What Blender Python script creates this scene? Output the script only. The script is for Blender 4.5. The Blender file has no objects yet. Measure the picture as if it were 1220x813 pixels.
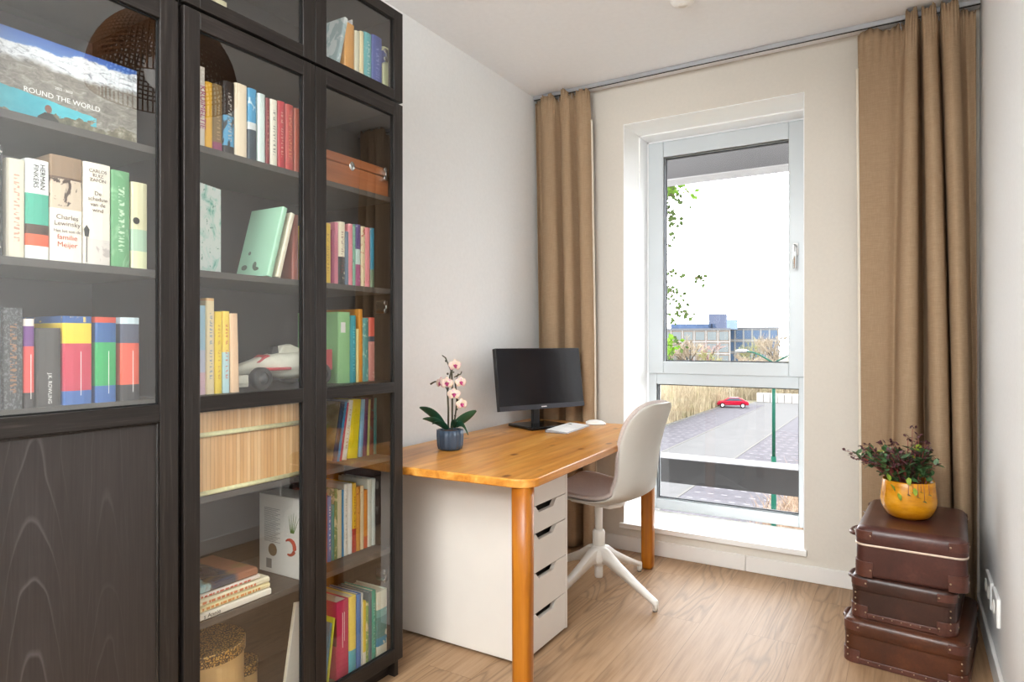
import bpy, bmesh, math, random
from mathutils import Vector, Matrix, noise
R = math.radians
scene = bpy.context.scene
COL = scene.collection
rnd = random.Random(7)

# ------------------------------------------------------------------ helpers
def lin(h):
    h = h.lstrip('#')
    out = []
    for i in (0, 2, 4):
        c = int(h[i:i+2], 16) / 255
        out.append(c/12.92 if c <= .04045 else ((c+.055)/1.055)**2.4)
    return (*out, 1.0)

class NT:
    def __init__(s, name):
        s.m = bpy.data.materials.new(name); s.m.use_nodes = True
        s.t = s.m.node_tree; s.t.nodes.clear()
        s.out = s.n('ShaderNodeOutputMaterial')
    def n(s, typ, **kw):
        nd = s.t.nodes.new(typ)
        for k, v in kw.items():
            if k.startswith('i_'):
                nd.inputs[k[2:].replace('_', ' ')].default_value = v
            else:
                setattr(nd, k, v)
        return nd
    def l(s, a, b): s.t.links.new(a, b)
    def bsdf(s, rough=.5, color=None, metal=0, spec=.5, **kw):
        b = s.n('ShaderNodeBsdfPrincipled')
        b.inputs['Roughness'].default_value = rough
        b.inputs['Metallic'].default_value = metal
        b.inputs['Specular IOR Level'].default_value = spec
        if color is not None:
            if hasattr(color, 'is_output'): s.l(color, b.inputs['Base Color'])
            else: b.inputs['Base Color'].default_value = color
        s.l(b.outputs[0], s.out.inputs[0])
        s.b = b
        return b
    def coord(s, kind='Object', scale=(1, 1, 1), rot=(0, 0, 0), loc=(0, 0, 0)):
        tc = s.n('ShaderNodeTexCoord'); mp = s.n('ShaderNodeMapping')
        mp.inputs['Scale'].default_value = scale; mp.inputs['Rotation'].default_value = rot
        mp.inputs['Location'].default_value = loc
        s.l(tc.outputs[kind], mp.inputs[0])
        return mp.outputs[0]
    def noise(s, vec, scale=5, detail=4, rough=.55, dist=0):
        nd = s.n('ShaderNodeTexNoise')
        nd.inputs['Scale'].default_value = scale; nd.inputs['Detail'].default_value = detail
        nd.inputs['Roughness'].default_value = rough; nd.inputs['Distortion'].default_value = dist
        s.l(vec, nd.inputs['Vector'])
        return nd.outputs['Fac']
    def ramp(s, fac, stops, interp='LINEAR'):
        r = s.n('ShaderNodeValToRGB'); r.color_ramp.interpolation = interp
        el = r.color_ramp.elements
        while len(el) > 1: el.remove(el[-1])
        el[0].position = stops[0][0]; el[0].color = stops[0][1]
        for p, c in stops[1:]:
            e = el.new(p); e.color = c
        s.l(fac, r.inputs[0])
        return r.outputs[0]
    def mix(s, fac, a, b, blend='MIX'):
        m = s.n('ShaderNodeMix', data_type='RGBA', blend_type=blend)
        for v, i in ((fac, 0), (a, 6), (b, 7)):
            if hasattr(v, 'is_output'): s.l(v, m.inputs[i])
            else: m.inputs[i].default_value = v
        return m.outputs[2]
    def math(s, op, a, b=0.0):
        m = s.n('ShaderNodeMath', operation=op)
        for v, i in ((a, 0), (b, 1)):
            if hasattr(v, 'is_output'): s.l(v, m.inputs[i])
            else: m.inputs[i].default_value = v
        return m.outputs[0]
    def bump(s, h, strength=.2, dist=.01):
        b = s.n('ShaderNodeBump'); b.inputs['Strength'].default_value = strength
        b.inputs['Distance'].default_value = dist
        s.l(h, b.inputs['Height']); s.l(b.outputs[0], s.b.inputs['Normal'])

def plain(name, hexc, rough=.5, metal=0, var=.06, scale=8, spec=.5, bump=0):
    k = NT(name); c = lin(hexc)
    f = k.noise(k.coord(), scale, 4)
    d = tuple(max(0, x*(1-var*2)) for x in c[:3]) + (1,)
    e = tuple(min(1, x*(1+var)) for x in c[:3]) + (1,)
    col = k.ramp(f, [(.3, d), (.7, e)])
    k.bsdf(rough, col, metal, spec)
    if bump: k.bump(f, bump, .004)
    return k.m

def wood(name, dark, mid, light, axis='y', scale=1.0, rough=.4, knots=False, bump=.05, fine=60):
    k = NT(name)
    st = {'x': (.06, 1, 1), 'y': (1, .06, 1), 'z': (1, 1, .06)}[axis]
    v = k.coord('Object', tuple(q*scale for q in st))
    a = k.noise(v, 14, 5, .6, 1.2); b = k.noise(v, fine, 3, .7)
    col = k.ramp(a, [(.3, lin(dark)), (.5, lin(mid)), (.72, lin(light))])
    col = k.mix(k.ramp(b, [(.35, (.72, .72, .72, 1)), (.6, (1, 1, 1, 1))]), (0, 0, 0, 1), col) if False else \
        k.mix(1.0, col, k.ramp(b, [(.3, (.8, .78, .76, 1)), (.6, (1, 1, 1, 1))]), 'MULTIPLY')
    if knots:
        st2 = {'x': (.5, 1, 1), 'y': (1, .5, 1), 'z': (1, 1, .5)}[axis]
        vo = k.n('ShaderNodeTexVoronoi'); vo.inputs['Scale'].default_value = 9
        k.l(k.coord('Object', st2, (0, 0, .1)), vo.inputs['Vector'])
        kk = k.ramp(vo.outputs['Distance'], [(.07, (.30, .18, .10, 1)), (.15, (1, 1, 1, 1))])
        col = k.mix(1.0, col, kk, 'MULTIPLY')
    k.bsdf(rough, col)
    if bump: k.bump(b, bump, .003)
    return k.m

class MB:
    """collects shapes, builds ONE mesh object"""
    def __init__(s): s.bm = bmesh.new()
    def box(s, x0, y0, z0, x1, y1, z1, mtx=None):
        vs = [s.bm.verts.new(((x0, x1)[i & 1], (y0, y1)[i >> 1 & 1], (z0, z1)[i >> 2 & 1])) for i in range(8)]
        for f in ((0, 2, 3, 1), (4, 5, 7, 6), (0, 1, 5, 4), (2, 6, 7, 3), (0, 4, 6, 2), (1, 3, 7, 5)):
            s.bm.faces.new([vs[i] for i in f])
        if mtx is not None:
            for v in vs: v.co = mtx @ v.co
        return s
    def prism(s, pts, h0, h1, axis='z', mtx=None):
        def P(a, b, h): return {'z': (a, b, h), 'x': (h, a, b), 'y': (a, h, b)}[axis]
        A = [s.bm.verts.new(P(a, b, h0)) for a, b in pts]; B = [s.bm.verts.new(P(a, b, h1)) for a, b in pts]
        n = len(pts)
        s.bm.faces.new(A[::-1]); s.bm.faces.new(B)
        for i in range(n): s.bm.faces.new((A[i], A[(i+1) % n], B[(i+1) % n], B[i]))
        if mtx is not None:
            for v in A+B: v.co = mtx @ v.co
        return s
    def lathe(s, prof, seg=32, c=(0, 0, 0), mod=None, mtx=None):
        rings = []
        for r, z in prof:
            if r < 1e-5: rings.append([s.bm.verts.new((c[0], c[1], c[2]+z))])
            else:
                ring = []
                for i in range(seg):
                    a = 2*math.pi*i/seg; q = r*(mod(a, z) if mod else 1)
                    ring.append(s.bm.verts.new((c[0]+q*math.cos(a), c[1]+q*math.sin(a), c[2]+z)))
                rings.append(ring)
        for A, B in zip(rings, rings[1:]):
            for i in range(seg):
                j = (i+1) % seg
                if len(A) == 1 and len(B) == 1: continue
                if len(A) == 1: s.bm.faces.new((A[0], B[j], B[i]))
                elif len(B) == 1: s.bm.faces.new((A[i], A[j], B[0]))
                else: s.bm.faces.new((A[i], A[j], B[j], B[i]))
        if mtx is not None:
            for ring in rings:
                for v in ring: v.co = mtx @ v.co
        return s
    def tube(s, pts, radii, seg=8, cap=True, squash=1.0):
        pts = [Vector(p) for p in pts]
        if not hasattr(radii, '__len__'): radii = [radii]*len(pts)
        rings = []; ref = Vector((0, 0, 1))
        for i, p in enumerate(pts):
            d = (pts[min(i+1, len(pts)-1)] - pts[max(i-1, 0)])
            if d.length < 1e-9: d = Vector((0, 0, 1))
            d.normalize()
            r = ref if abs(d.dot(ref)) < .95 else Vector((1, 0, 0))
            a = d.cross(r).normalized(); b = a.cross(d).normalized()
            rings.append([s.bm.verts.new(p + a*math.cos(2*math.pi*k/seg)*radii[i] + b*math.sin(2*math.pi*k/seg)*radii[i]*squash) for k in range(seg)])
        for A, B in zip(rings, rings[1:]):
            for k in range(seg): s.bm.faces.new((A[k], A[(k+1) % seg], B[(k+1) % seg], B[k]))
        if cap and seg > 2:
            s.bm.faces.new(rings[0][::-1]); s.bm.faces.new(rings[-1])
        return s
    def sphere(s, c, r, seg=10, scale=(1, 1, 1), mtx=None):
        m = Matrix.Translation(c) @ Matrix.Diagonal((*[r*q for q in scale], 1))
        if mtx is not None: m = mtx @ m
        bmesh.ops.create_uvsphere(s.bm, u_segments=seg, v_segments=max(4, seg*2//3), radius=1, matrix=m)
        return s
    def poly(s, pts):
        s.bm.faces.new([s.bm.verts.new(p) for p in pts]); return s
    def grid(s, rows):
        V = [[s.bm.verts.new(p) for p in r] for r in rows]
        for A, B in zip(V, V[1:]):
            for i in range(len(A)-1): s.bm.faces.new((A[i], A[i+1], B[i+1], B[i]))
        return s
    def build(s, name, mat, parent=None, smooth=False, bevel=0, seg=2, solid=0, sub=0, local=False, offset=0):
        bmesh.ops.recalc_face_normals(s.bm, faces=s.bm.faces)
        me = bpy.data.meshes.new(name); s.bm.to_mesh(me); s.bm.free()
        if smooth:
            for p in me.polygons: p.use_smooth = True
        o = bpy.data.objects.new(name, me); COL.objects.link(o)
        for mm in (mat if isinstance(mat, (list, tuple)) else [mat]): me.materials.append(mm)
        if solid:
            q = o.modifiers.new('thickness', 'SOLIDIFY'); q.thickness = solid; q.offset = offset
        if bevel:
            q = o.modifiers.new('edges', 'BEVEL'); q.width = bevel; q.segments = seg; q.limit_method = 'ANGLE'; q.angle_limit = R(35)
            q.harden_normals = False
            for p in me.polygons: p.use_smooth = True
            try:
                me.set_sharp_from_angle(angle=R(40))
            except Exception: pass
        if sub:
            q = o.modifiers.new('smooth', 'SUBSURF'); q.levels = sub; q.render_levels = sub
        if parent is not None:
            o.parent = parent
            if not local: o.matrix_parent_inverse = world_of(parent).inverted()
        return o

def world_of(o):
    m = Matrix.LocRotScale(o.location, o.rotation_euler, o.scale)
    if o.parent is not None: m = world_of(o.parent) @ o.matrix_parent_inverse @ m
    return m

def tag(o, label=None, cat=None, group=None, kind=None):
    if label: o['label'] = label
    if cat: o['category'] = cat
    if group: o['group'] = group
    if kind: o['kind'] = kind
    return o

def thing(name, label, cat, loc=(0, 0, 0), rz=0, group=None, rx=0):
    o = bpy.data.objects.new(name, None); COL.objects.link(o)
    o.location = loc; o.rotation_euler = (rx, 0, rz); o.empty_display_size = .05
    return tag(o, label, cat, group)

def struct(o): o['kind'] = 'structure'; return o

def lettering(txt, parent, mat, size, pos, orient='h', name='title_lettering', align='CENTER', rot=None):
    cu = bpy.data.curves.new(name, 'FONT'); cu.body = txt; cu.size = size; cu.align_x = align; cu.align_y = 'CENTER'
    cu.extrude = .0002; cu.resolution_u = 3
    cu.materials.append(mat)
    tmp = bpy.data.objects.new('temporary', cu); COL.objects.link(tmp)
    me = bpy.data.meshes.new_from_object(tmp.evaluated_get(bpy.context.evaluated_depsgraph_get()))
    bpy.data.objects.remove(tmp); bpy.data.curves.remove(cu)
    me.name = name
    o = bpy.data.objects.new(name, me); COL.objects.link(o); o.parent = parent
    if rot is None:
        cols = {'h': ((0, 1, 0), (0, 0, 1), (1, 0, 0)), 'v': ((0, 0, -1), (0, 1, 0), (1, 0, 0)),
                'u': ((0, 0, 1), (0, -1, 0), (1, 0, 0))}[orient]
        rot = Matrix(cols).transposed()
    o.matrix_local = Matrix.Translation(pos) @ rot.to_4x4()
    return o

# ------------------------------------------------------------------ camera frame used to read positions off planes
F, TH, H = 782.0, math.atan(473/782.0), 1.2
CT, ST = math.cos(TH), math.sin(TH)
def ray(px, py):
    u = (px-610)/F; v = (406.5-py)/F
    return (-ST+CT*u, CT+ST*u, v)
def yz(px, py, X):
    a = ray(px, py); t = X/a[0]; return a[1]*t, H+a[2]*t
def yat(px, X): return yz(px, 400, X)[0]
def zat(px, py, X): return yz(px, py, X)[1]

XL, XR, YW, YB, ZC = -1.945, .268, 3.568, -1.35, 2.676

# ------------------------------------------------------------------ materials
M = {}
M['wall'] = plain('wall_paint', '#ebecec', .85, var=.012, scale=60, spec=.2, bump=.02)
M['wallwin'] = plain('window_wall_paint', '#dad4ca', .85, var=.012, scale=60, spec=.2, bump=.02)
M['ceiling'] = plain('ceiling_paint', '#f2f4f7', .9, var=.01, scale=40, spec=.1)
M['trim'] = plain('white_trim', '#e8e5e1', .45, var=.01)
M['frame'] = plain('window_frame_white', '#ccd3d7', .3, var=.01)
M['reveal'] = plain('reveal_white', '#fbfcfd', .5, var=.01)
M['sillm'] = plain('sill_white', '#f2f2f0', .12, var=.01)
M['black'] = plain('black_gap', '#050505', .9, var=0)
M['seal'] = plain('glazing_seal', '#3b3d42', .6, var=.02)
M['chrome'] = plain('polished_steel', '#d6d6d6', .2, 1, .02)
M['alu'] = plain('brushed_aluminium', '#b9bcc2', .35, .6, .03)
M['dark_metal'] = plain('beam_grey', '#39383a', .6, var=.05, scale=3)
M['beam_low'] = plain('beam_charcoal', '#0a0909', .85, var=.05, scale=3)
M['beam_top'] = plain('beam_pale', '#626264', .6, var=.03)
M['paper'] = plain('paper', '#e3dac4', .8, var=.05, scale=200)
M['ink'] = plain('black_ink', '#20201f', .7, var=0)
M['ink_white'] = plain('white_ink', '#f4f4f2', .7, var=0)
M['ink_pink'] = plain('magenta_ink', '#b5447e', .7, var=0)
M['ink_brown'] = plain('brown_ink', '#6b584d', .7, var=0)
M['ink_gold'] = plain('yellow_ink', '#e6d24c', .7, var=0)
M['ink_blue'] = plain('blue_ink', '#5e7897', .7, var=0)
M['ink_red'] = plain('red_ink', '#c4532e', .7, var=0)
M['white_plastic'] = plain('white_plastic', '#ece9e3', .4, var=.015)
M['bright_white'] = plain('bright_white', '#f5f5f3', .4, var=.01)

def cabinet_mat(name, axis):
    k = NT(name)
    st = {'y': (1, .03, 1), 'z': (1, 1, .03)}[axis]
    v = k.coord('Object', st)
    b = k.noise(v, 170, 4, .7); a = k.noise(v, 12, 4, .6, 1.5)
    col = k.ramp(b, [(.35, lin('#14110f')), (.56, lin('#231e1b')), (.80, lin('#4a4340'))])
    col = k.mix(.35, col, k.ramp(a, [(.35, lin('#191513')), (.62, lin('#272220')), (.8, lin('#322c2c'))]))
    k.bsdf(.42, col, 0, .32); k.bump(b, .25, .002)
    return k.m
M['cab_v'] = cabinet_mat('black_brown_ash_upright', 'z')
M['cab_h'] = cabinet_mat('black_brown_ash_level', 'y')
M['shelf'] = plain('shelf_dark', '#4e4b48', .6, var=.06, scale=30)
M['cab_in'] = plain('cabinet_inside_dark', '#3d3936', .7, var=.06, scale=30)

def panel_mat():
    k = NT('ash_veneer_panel')
    sp_ = k.n('ShaderNodeSeparateXYZ'); k.l(k.coord('Object'), sp_.inputs[0])
    n1 = k.noise(k.coord('Object', (1, 1, .35)), 5, 3, .5)
    lines = None
    for yc, kq, zf in ((.655, 150, 2.0), (.80, 260, 1.5)):
        u = k.math('SUBTRACT', sp_.outputs[1], yc)
        par = k.math('MULTIPLY', k.math('MULTIPLY', u, u), kq)
        v = k.math('ADD', k.math('ADD', par, k.math('MULTIPLY', sp_.outputs[2], zf)), k.math('MULTIPLY', n1, 1.1))
        fr_ = k.math('FRACT', k.math('MULTIPLY', v, 3.0))
        ln = k.ramp(fr_, [(0, (.0, .0, .0, 1)), (.05, (1, 1, 1, 1)), (.14, (.12, .12, .12, 1)), (1, (0, 0, 0, 1))])
        near = k.ramp(k.math('ABSOLUTE', u), [(.02, (1, 1, 1, 1)), (.075, (0, 0, 0, 1))])
        ln = k.math('MULTIPLY', ln, near)
        lines = ln if lines is None else k.math('MAXIMUM', lines, ln)
    msk = k.ramp(k.noise(k.coord('Object', (1, 1, .4)), 4, 2), [(.35, (.04, .04, .04, 1)), (.7, (.34, .34, .34, 1))])
    fac = k.math('MULTIPLY', lines, msk)
    fine = k.noise(k.coord('Object', (1, 1, .03)), 170, 3, .7)
    base = k.ramp(fine, [(.35, lin('#231e1c')), (.6, lin('#2a2523')), (.8, lin('#312b2a'))])
    k.bsdf(.42, k.mix(fac, base, lin('#6b6567'))); k.bump(fine, .12, .002)
    return k.m
M['panel'] = panel_mat()

def thin_glass(name, f0=.08, tint=(1, 1, 1, 1)):
    """a thin pane: what is behind it shows through, with a mirror share that grows towards grazing angles"""
    k = NT(name)
    tr = k.n('ShaderNodeBsdfTransparent'); tr.inputs[0].default_value = tint
    gl = k.n('ShaderNodeBsdfGlossy'); gl.inputs['Roughness'].default_value = 0.0
    ge = k.n('ShaderNodeNewGeometry'); dt = k.n('ShaderNodeVectorMath', operation='DOT_PRODUCT')
    k.l(ge.outputs['Incoming'], dt.inputs[0]); k.l(ge.outputs['Normal'], dt.inputs[1])
    c = k.math('SUBTRACT', 1.0, k.math('ABSOLUTE', dt.outputs['Value']))
    fac = k.math('ADD', f0, k.math('MULTIPLY', 1.0-f0, k.math('POWER', c, 5.0)))
    mx = k.n('ShaderNodeMixShader')
    k.l(fac, mx.inputs[0]); k.l(tr.outputs[0], mx.inputs[1]); k.l(gl.outputs[0], mx.inputs[2])
    k.l(mx.outputs[0], k.out.inputs[0])
    return k.m
M['glass'] = thin_glass('cabinet_glass', .18, (.96, .97, .96, 1))
M['pane'] = thin_glass('window_glass', .045, (.97, .98, .98, 1))

def floor_mat():
    k = NT('oak_plank_floor')
    v = k.coord('Object', (1, 1, 1), (0, 0, R(90)))
    br = k.n('ShaderNodeTexBrick'); br.offset = .37; br.squash = 1
    br.inputs['Color1'].default_value = (.25, .25, .25, 1); br.inputs['Color2'].default_value = (.75, .75, .75, 1)
    br.inputs['Mortar'].default_value = (0, 0, 0, 1)
    br.inputs['Scale'].default_value = 1; br.inputs['Mortar Size'].default_value = .0012
    br.inputs['Brick Width'].default_value = 1.4; br.inputs['Row Height'].default_value = .19
    br.inputs['Mortar Smooth'].default_value = .3; br.inputs['Bias'].default_value = 0
    k.l(v, br.inputs['Vector'])
    # grain lines, warped into cathedral figures, shifted plank by plank
    off = k.n('ShaderNodeVectorMath', operation='SCALE'); off.inputs['Scale'].default_value = 3.7
    k.l(br.outputs['Color'], off.inputs[0])
    ad = k.n('ShaderNodeVectorMath', operation='ADD')
    k.l(k.coord('Object', (1, .13, 1)), ad.inputs[0]); k.l(off.outputs[0], ad.inputs[1])
    big = k.noise(ad.outputs[0], 5, 2, .4, .4)
    ring = k.math('FRACT', k.math('MULTIPLY', big, 22.0))
    rl = k.ramp(ring, [(0, (.55, .55, .55, 1)), (.25, (1, 1, 1, 1)), (.75, (1, 1, 1, 1)), (1, (.55, .55, .55, 1))])
    rmask = k.ramp(k.noise(ad.outputs[0], 2.2, 2), [(.42, (0, 0, 0, 1)), (.56, (.75, .75, .75, 1))])
    ad2 = k.n('ShaderNodeVectorMath', operation='ADD')
    k.l(k.coord('Object', (1, .04, 1)), ad2.inputs[0]); k.l(off.outputs[0], ad2.inputs[1])
    fine = k.noise(ad2.outputs[0], 55, 4, .7)
    base = k.ramp(fine, [(.3, lin('#8f6f50')), (.5, lin('#a38363')), (.75, lin('#b29374'))])
    base = k.mix(rmask, base, k.mix(1.0, base, rl, 'MULTIPLY'))
    tone = k.ramp(br.outputs['Color'], [(0, (.55, .5, .45, 1)), (.2, (.95, .94, .93, 1)), (.8, (1.0, 1.0, 1.0, 1))])
    col = k.mix(1.0, base, tone, 'MULTIPLY')
    k.bsdf(.46, col, 0, .35); k.bump(fine, .05, .002)
    return k.m
M['floor'] = floor_mat()
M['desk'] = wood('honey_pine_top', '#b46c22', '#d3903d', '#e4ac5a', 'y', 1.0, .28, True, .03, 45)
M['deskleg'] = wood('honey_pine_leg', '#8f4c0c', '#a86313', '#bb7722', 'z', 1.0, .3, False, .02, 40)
M['deskedge'] = M['desk']

def linen():
    k = NT('beige_linen')
    v = k.coord('Object', (1, 1, 1))
    w1 = k.noise(k.coord('Object', (1, 1, .02)), 900, 2, .6); w2 = k.noise(k.coord('Object', (.05, .05, 1)), 600, 2, .6)
    f = k.math('MULTIPLY', k.math('ADD', w1, w2), .5)
    col = k.ramp(f, [(.3, lin('#a2876a')), (.5, lin('#af9477')), (.7, lin('#bda386'))])
    b = k.bsdf(.9, col, 0, .15)
    k.bump(f, .05, .001)
    # a little daylight passes through the cloth
    tl = k.n('ShaderNodeBsdfTranslucent'); k.l(col, tl.inputs[0])
    mx = k.n('ShaderNodeMixShader'); mx.inputs[0].default_value = .15
    k.l(b.outputs[0], mx.inputs[1]); k.l(tl.outputs[0], mx.inputs[2]); k.l(mx.outputs[0], k.out.inputs[0])
    return k.m
M['linen'] = linen()
M['lining'] = plain('curtain_hem_white', '#e6dccb', .9, var=.03)

def leather(name, a, b, c):
    k = NT(name)
    v = k.coord('Object')
    f = k.noise(v, 7, 5, .65, .6); g = k.noise(v, 120, 3, .6)
    col = k.ramp(f, [(.25, lin(a)), (.55, lin(b)), (.85, lin(c))])
    col = k.mix(1.0, col, k.ramp(g, [(.3, (.8, .8, .8, 1)), (.6, (1, 1, 1, 1))]), 'MULTIPLY')
    k.bsdf(.33, col); k.bump(g, .12, .002)
    return k.m
M['case1'] = leather('maroon_leather', '#3a1d18', '#4d2a24', '#6b463e')
M['case2'] = leather('dark_brown_leather', '#2c1712', '#3d221a', '#573429')
M['case3'] = leather('russet_leather', '#3b1d10', '#532b17', '#6f4027')
M['corner1'] = leather('worn_corner_leather', '#43241c', '#5c3429', '#7a4d3f')
M['brass'] = plain('dull_brass_rivet', '#c9b79c', .35, .8, .03)
M['rim'] = plain('pale_metal_rim', '#d9c6b4', .35, .4, .03)
def glaze():
    k = NT('mustard_glaze')
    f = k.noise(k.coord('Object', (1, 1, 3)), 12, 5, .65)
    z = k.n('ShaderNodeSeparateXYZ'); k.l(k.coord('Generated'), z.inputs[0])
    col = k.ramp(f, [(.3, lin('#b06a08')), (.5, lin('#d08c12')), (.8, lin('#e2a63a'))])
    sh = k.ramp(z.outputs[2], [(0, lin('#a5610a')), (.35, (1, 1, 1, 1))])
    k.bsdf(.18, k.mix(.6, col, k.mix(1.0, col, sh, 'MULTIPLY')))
    return k.m
M['glaze'] = glaze()

# ------------------------------------------------------------------ the room
def wallbox(name, b, mat):
    m = MB(); m.box(*b); return struct(m.build(name, mat))
wallbox('floor', (XL-.12, YB-.12, -.1, XR+.12, YW+.02, 0), M['floor'])
wallbox('ceiling', (XL-.12, YB-.12, ZC, XR+.12, YW+.4, ZC+.12), M['ceiling'])
wallbox('wall_left', (XL-.12, YB-.12, 0, XL, YW+.4, ZC), M['wall'])
wallbox('wall_right', (XR, YB-.12, 0, XR+.12, YW+.4, ZC), M['wall'])
wallbox('wall_back', (XL, YB-.12, 0, XR, YB, ZC), M['wall'])
WX0, WX1, WZ0, WZ1, YF = -1.407, -.448, .155, 2.447, 3.95
m = MB()
m.box(XL, YW, 0, WX0, YF+.1, ZC); m.box(WX1, YW, 0, XR, YF+.1, ZC)
m.box(WX0, YW, 0, WX1, YF+.1, WZ0-.03); m.box(WX0, YW, WZ1, WX1, YF+.1, ZC)
struct(m.build('wall_window', M['wallwin']))
def base(name, b):
    m = MB(); m.box(*b); return struct(m.build(name, M['trim'], bevel=.003))
base('baseboard_window', (XL+.014, YW-.014, 0, -.73, YW, .082))
base('baseboard_window.001', (-.728, YW-.014, 0, XR-.014, YW, .082))
base('baseboard_left', (XL, 1.82, 0, XL+.014, YW, .082))
base('baseboard_right', (XR-.014, YB, 0, XR, YW, .082))

# window: lining, frame, sash, panes, handle, sill
win = thing('window_1', None, None, ((WX0+WX1)/2, YF, WZ0)); struct(win)
m = MB()   # thin white lining of the recess
m.box(WX0, YW-.001, WZ0, WX0+.004, YF, WZ1); m.box(WX1-.004, YW-.001, WZ0, WX1, YF, WZ1); m.box(WX0, YW-.001, WZ1-.004, WX1, YF, WZ1)
m.build('window_reveal', M['reveal'], win)
m = MB()   # stepped box behind the lining
for y0, e in ((3.806, .012), (3.935, .022)):
    m.box(WX0+.004, y0, WZ0, WX0+e, YF, WZ1-.004); m.box(WX1-e, y0, WZ0, WX1-.004, YF, WZ1-.004); m.box(WX0+.004, y0, WZ1-e, WX1-.004, YF, WZ1-.004)
m.build('window_stop', M['reveal'], win)
GL, GR = -1.337, -.523
m = MB()
fy0, fy1 = YF-.012, YF+.07
m.box(WX0+.01, fy0, WZ0+.01, GL, fy1, WZ1-.01); m.box(GR, fy0, WZ0+.01, WX1-.006, fy1, WZ1-.01)
m.box(GL, fy0, WZ0+.01, GR, fy1, .228); m.box(GL, fy0, .934, GR, fy1, 1.01); m.box(GL, fy0, WZ1-.05, GR, fy1, WZ1-.01)
m.build('window_frame', M['frame'], win, bevel=.004)
SL, SR, SB, STp = -1.288, -.573, 1.076, 2.326
m = MB()
sy0, sy1 = YF-.03, YF+.05
m.box(-1.383, sy0, 1.0, SL, sy1, 2.42); m.box(SR, sy0, 1.0, -.484, sy1, 2.42)
m.box(SL, sy0, 1.0, SR, sy1, SB); m.box(SL, sy0, STp, SR, sy1, 2.42)
m.build('window_sash', M['frame'], win, bevel=.005)
m = MB()
for (a, b, c, d, y) in ((SL, SR, SB, STp, YF+.018), (GL, GR, .228, .934, YF+.03)):
    e = .007
    m.box(a, y-.004, c, a+e, y+.01, d); m.box(b-e, y-.004, c, b, y+.01, d); m.box(a, y-.004, c, b, y+.01, c+e); m.box(a, y-.004, d-e, b, y+.01, d)
m.build('window_seal', M['seal'], win)
m = MB()
for (a, b, c, d, y) in ((SL, SR, SB, STp, YF-.02), (GL, GR, .228, .934, YF-.002)):
    e = .011
    m.box(a-e, y-.008, c-e, a, y+.02, d+e); m.box(b, y-.008, c-e, b+e, y+.02, d+e); m.box(a, y-.008, c-e, b, y+.02, c); m.box(a, y-.008, d, b, y+.02, d+e)
m.build('window_bead', M['bright_white'], win, bevel=.003)
MB().poly([(SL, YF+.02, SB), (SR, YF+.02, SB), (SR, YF+.02, STp), (SL, YF+.02, STp)]).build('window_pane', M['pane'], win)
MB().poly([(GL, YF+.032, .228), (GR, YF+.032, .228), (GR, YF+.032, .934), (GL, YF+.032, .934)]).build('window_pane', M['pane'], win)
hd = MB().box(-.549, sy0-.012, 1.672, -.521, sy0, 1.742).build('window_handle', M['bright_white'], win, bevel=.006)
MB().tube([(-.535, sy0-.01, 1.722), (-.535, sy0-.045, 1.722), (-.535, sy0-.05, 1.71), (-.535, sy0-.05, 1.595)], [.009, .009, .010, .009], 10).build('handle_lever', M['chrome'], hd, True)
m = MB(); m.prism([(WX0-.02, YW-.022), (WX1+.012, YW-.022), (WX1+.012, YW+.001), (WX1, YW+.001), (WX1, YF-.01), (WX0, YF-.01), (WX0, YW+.001), (WX0-.02, YW+.001)], WZ0-.028, WZ0)
m.build('window_sill', M['sillm'], win, bevel=.002)

# curtain track on the ceiling
tr = MB(); tr.box(XL+.005, 3.455, ZC-.022, XR-.004, 3.475, ZC)
t = tr.build('curtain_track', M['alu'], bevel=.002)
tag(t, 'slim grey metal curtain track along the ceiling above the window', 'curtain track')
MB().box(XL+.005, 3.461, ZC-.0235, XR-.004, 3.469, ZC-.0205).build('track_slot', M['black'], t)

# ceiling fixture
det = thing('smoke_detector', 'small round white smoke detector on the ceiling', 'smoke detector', (-.835, 2.80, ZC))
MB().lathe([(0, -.028), (.03, -.028), (.046, -.02), (.052, -.008), (.052, 0)], 32, (-.835, 2.80, ZC)).build('housing', M['bright_white'], det, True)
MB().lathe([(.0, -.031), (.018, -.031), (.020, -.027)], 24, (-.835, 2.80, ZC)).build('cap', M['white_plastic'], det, True)

# wall sockets on the right wall
for i, (y0, y1, z0, z1, lab) in enumerate(((2.99, 3.17, .205, .305, 'white double wall socket behind the suitcases, nearer the curtain'),
                                         (2.78, 2.93, .215, .315, 'white wall socket above the right baseboard, farther from the curtain'))):
    s = thing('wall_socket', lab, 'socket', (XR, (y0+y1)/2, (z0+z1)/2))
    MB().box(XR-.012, y0, z0, XR, y1, z1).build('cover_plate', M['bright_white'], s, bevel=.003)
    n = 2 if i == 0 else 1
    for q in range(n):
        mm = MB()
        yc = y0 + (q+.5)*(y1-y0)/n
        mm.lathe([(.026, 0), (.024, .004), (.021, .004), (.019, -.0), (0, -.0)], 20, (0, 0, 0), mtx=Matrix.Translation((XR-.012, yc, (z0+z1)/2)) @ Matrix.Rotation(R(-90), 4, 'Y'))
        mm.build('socket_ring', M['white_plastic'], s, True)

# ------------------------------------------------------------------ curtains
def catmull(P, n):
    out = []
    for i in range(len(P)-1):
        p0, p1, p2, p3 = P[max(i-1, 0)], P[i], P[i+1], P[min(i+2, len(P)-1)]
        for k in range(n):
            t = k/n
            out.append(tuple(.5*((2*b)+(c-a)*t+(2*a-5*b+4*c-d)*t*t+(3*b-a-3*c+d)*t**3) for a, b, c, d in zip(p0, p1, p2, p3)))
    out.append(P[-1]); return out

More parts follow.
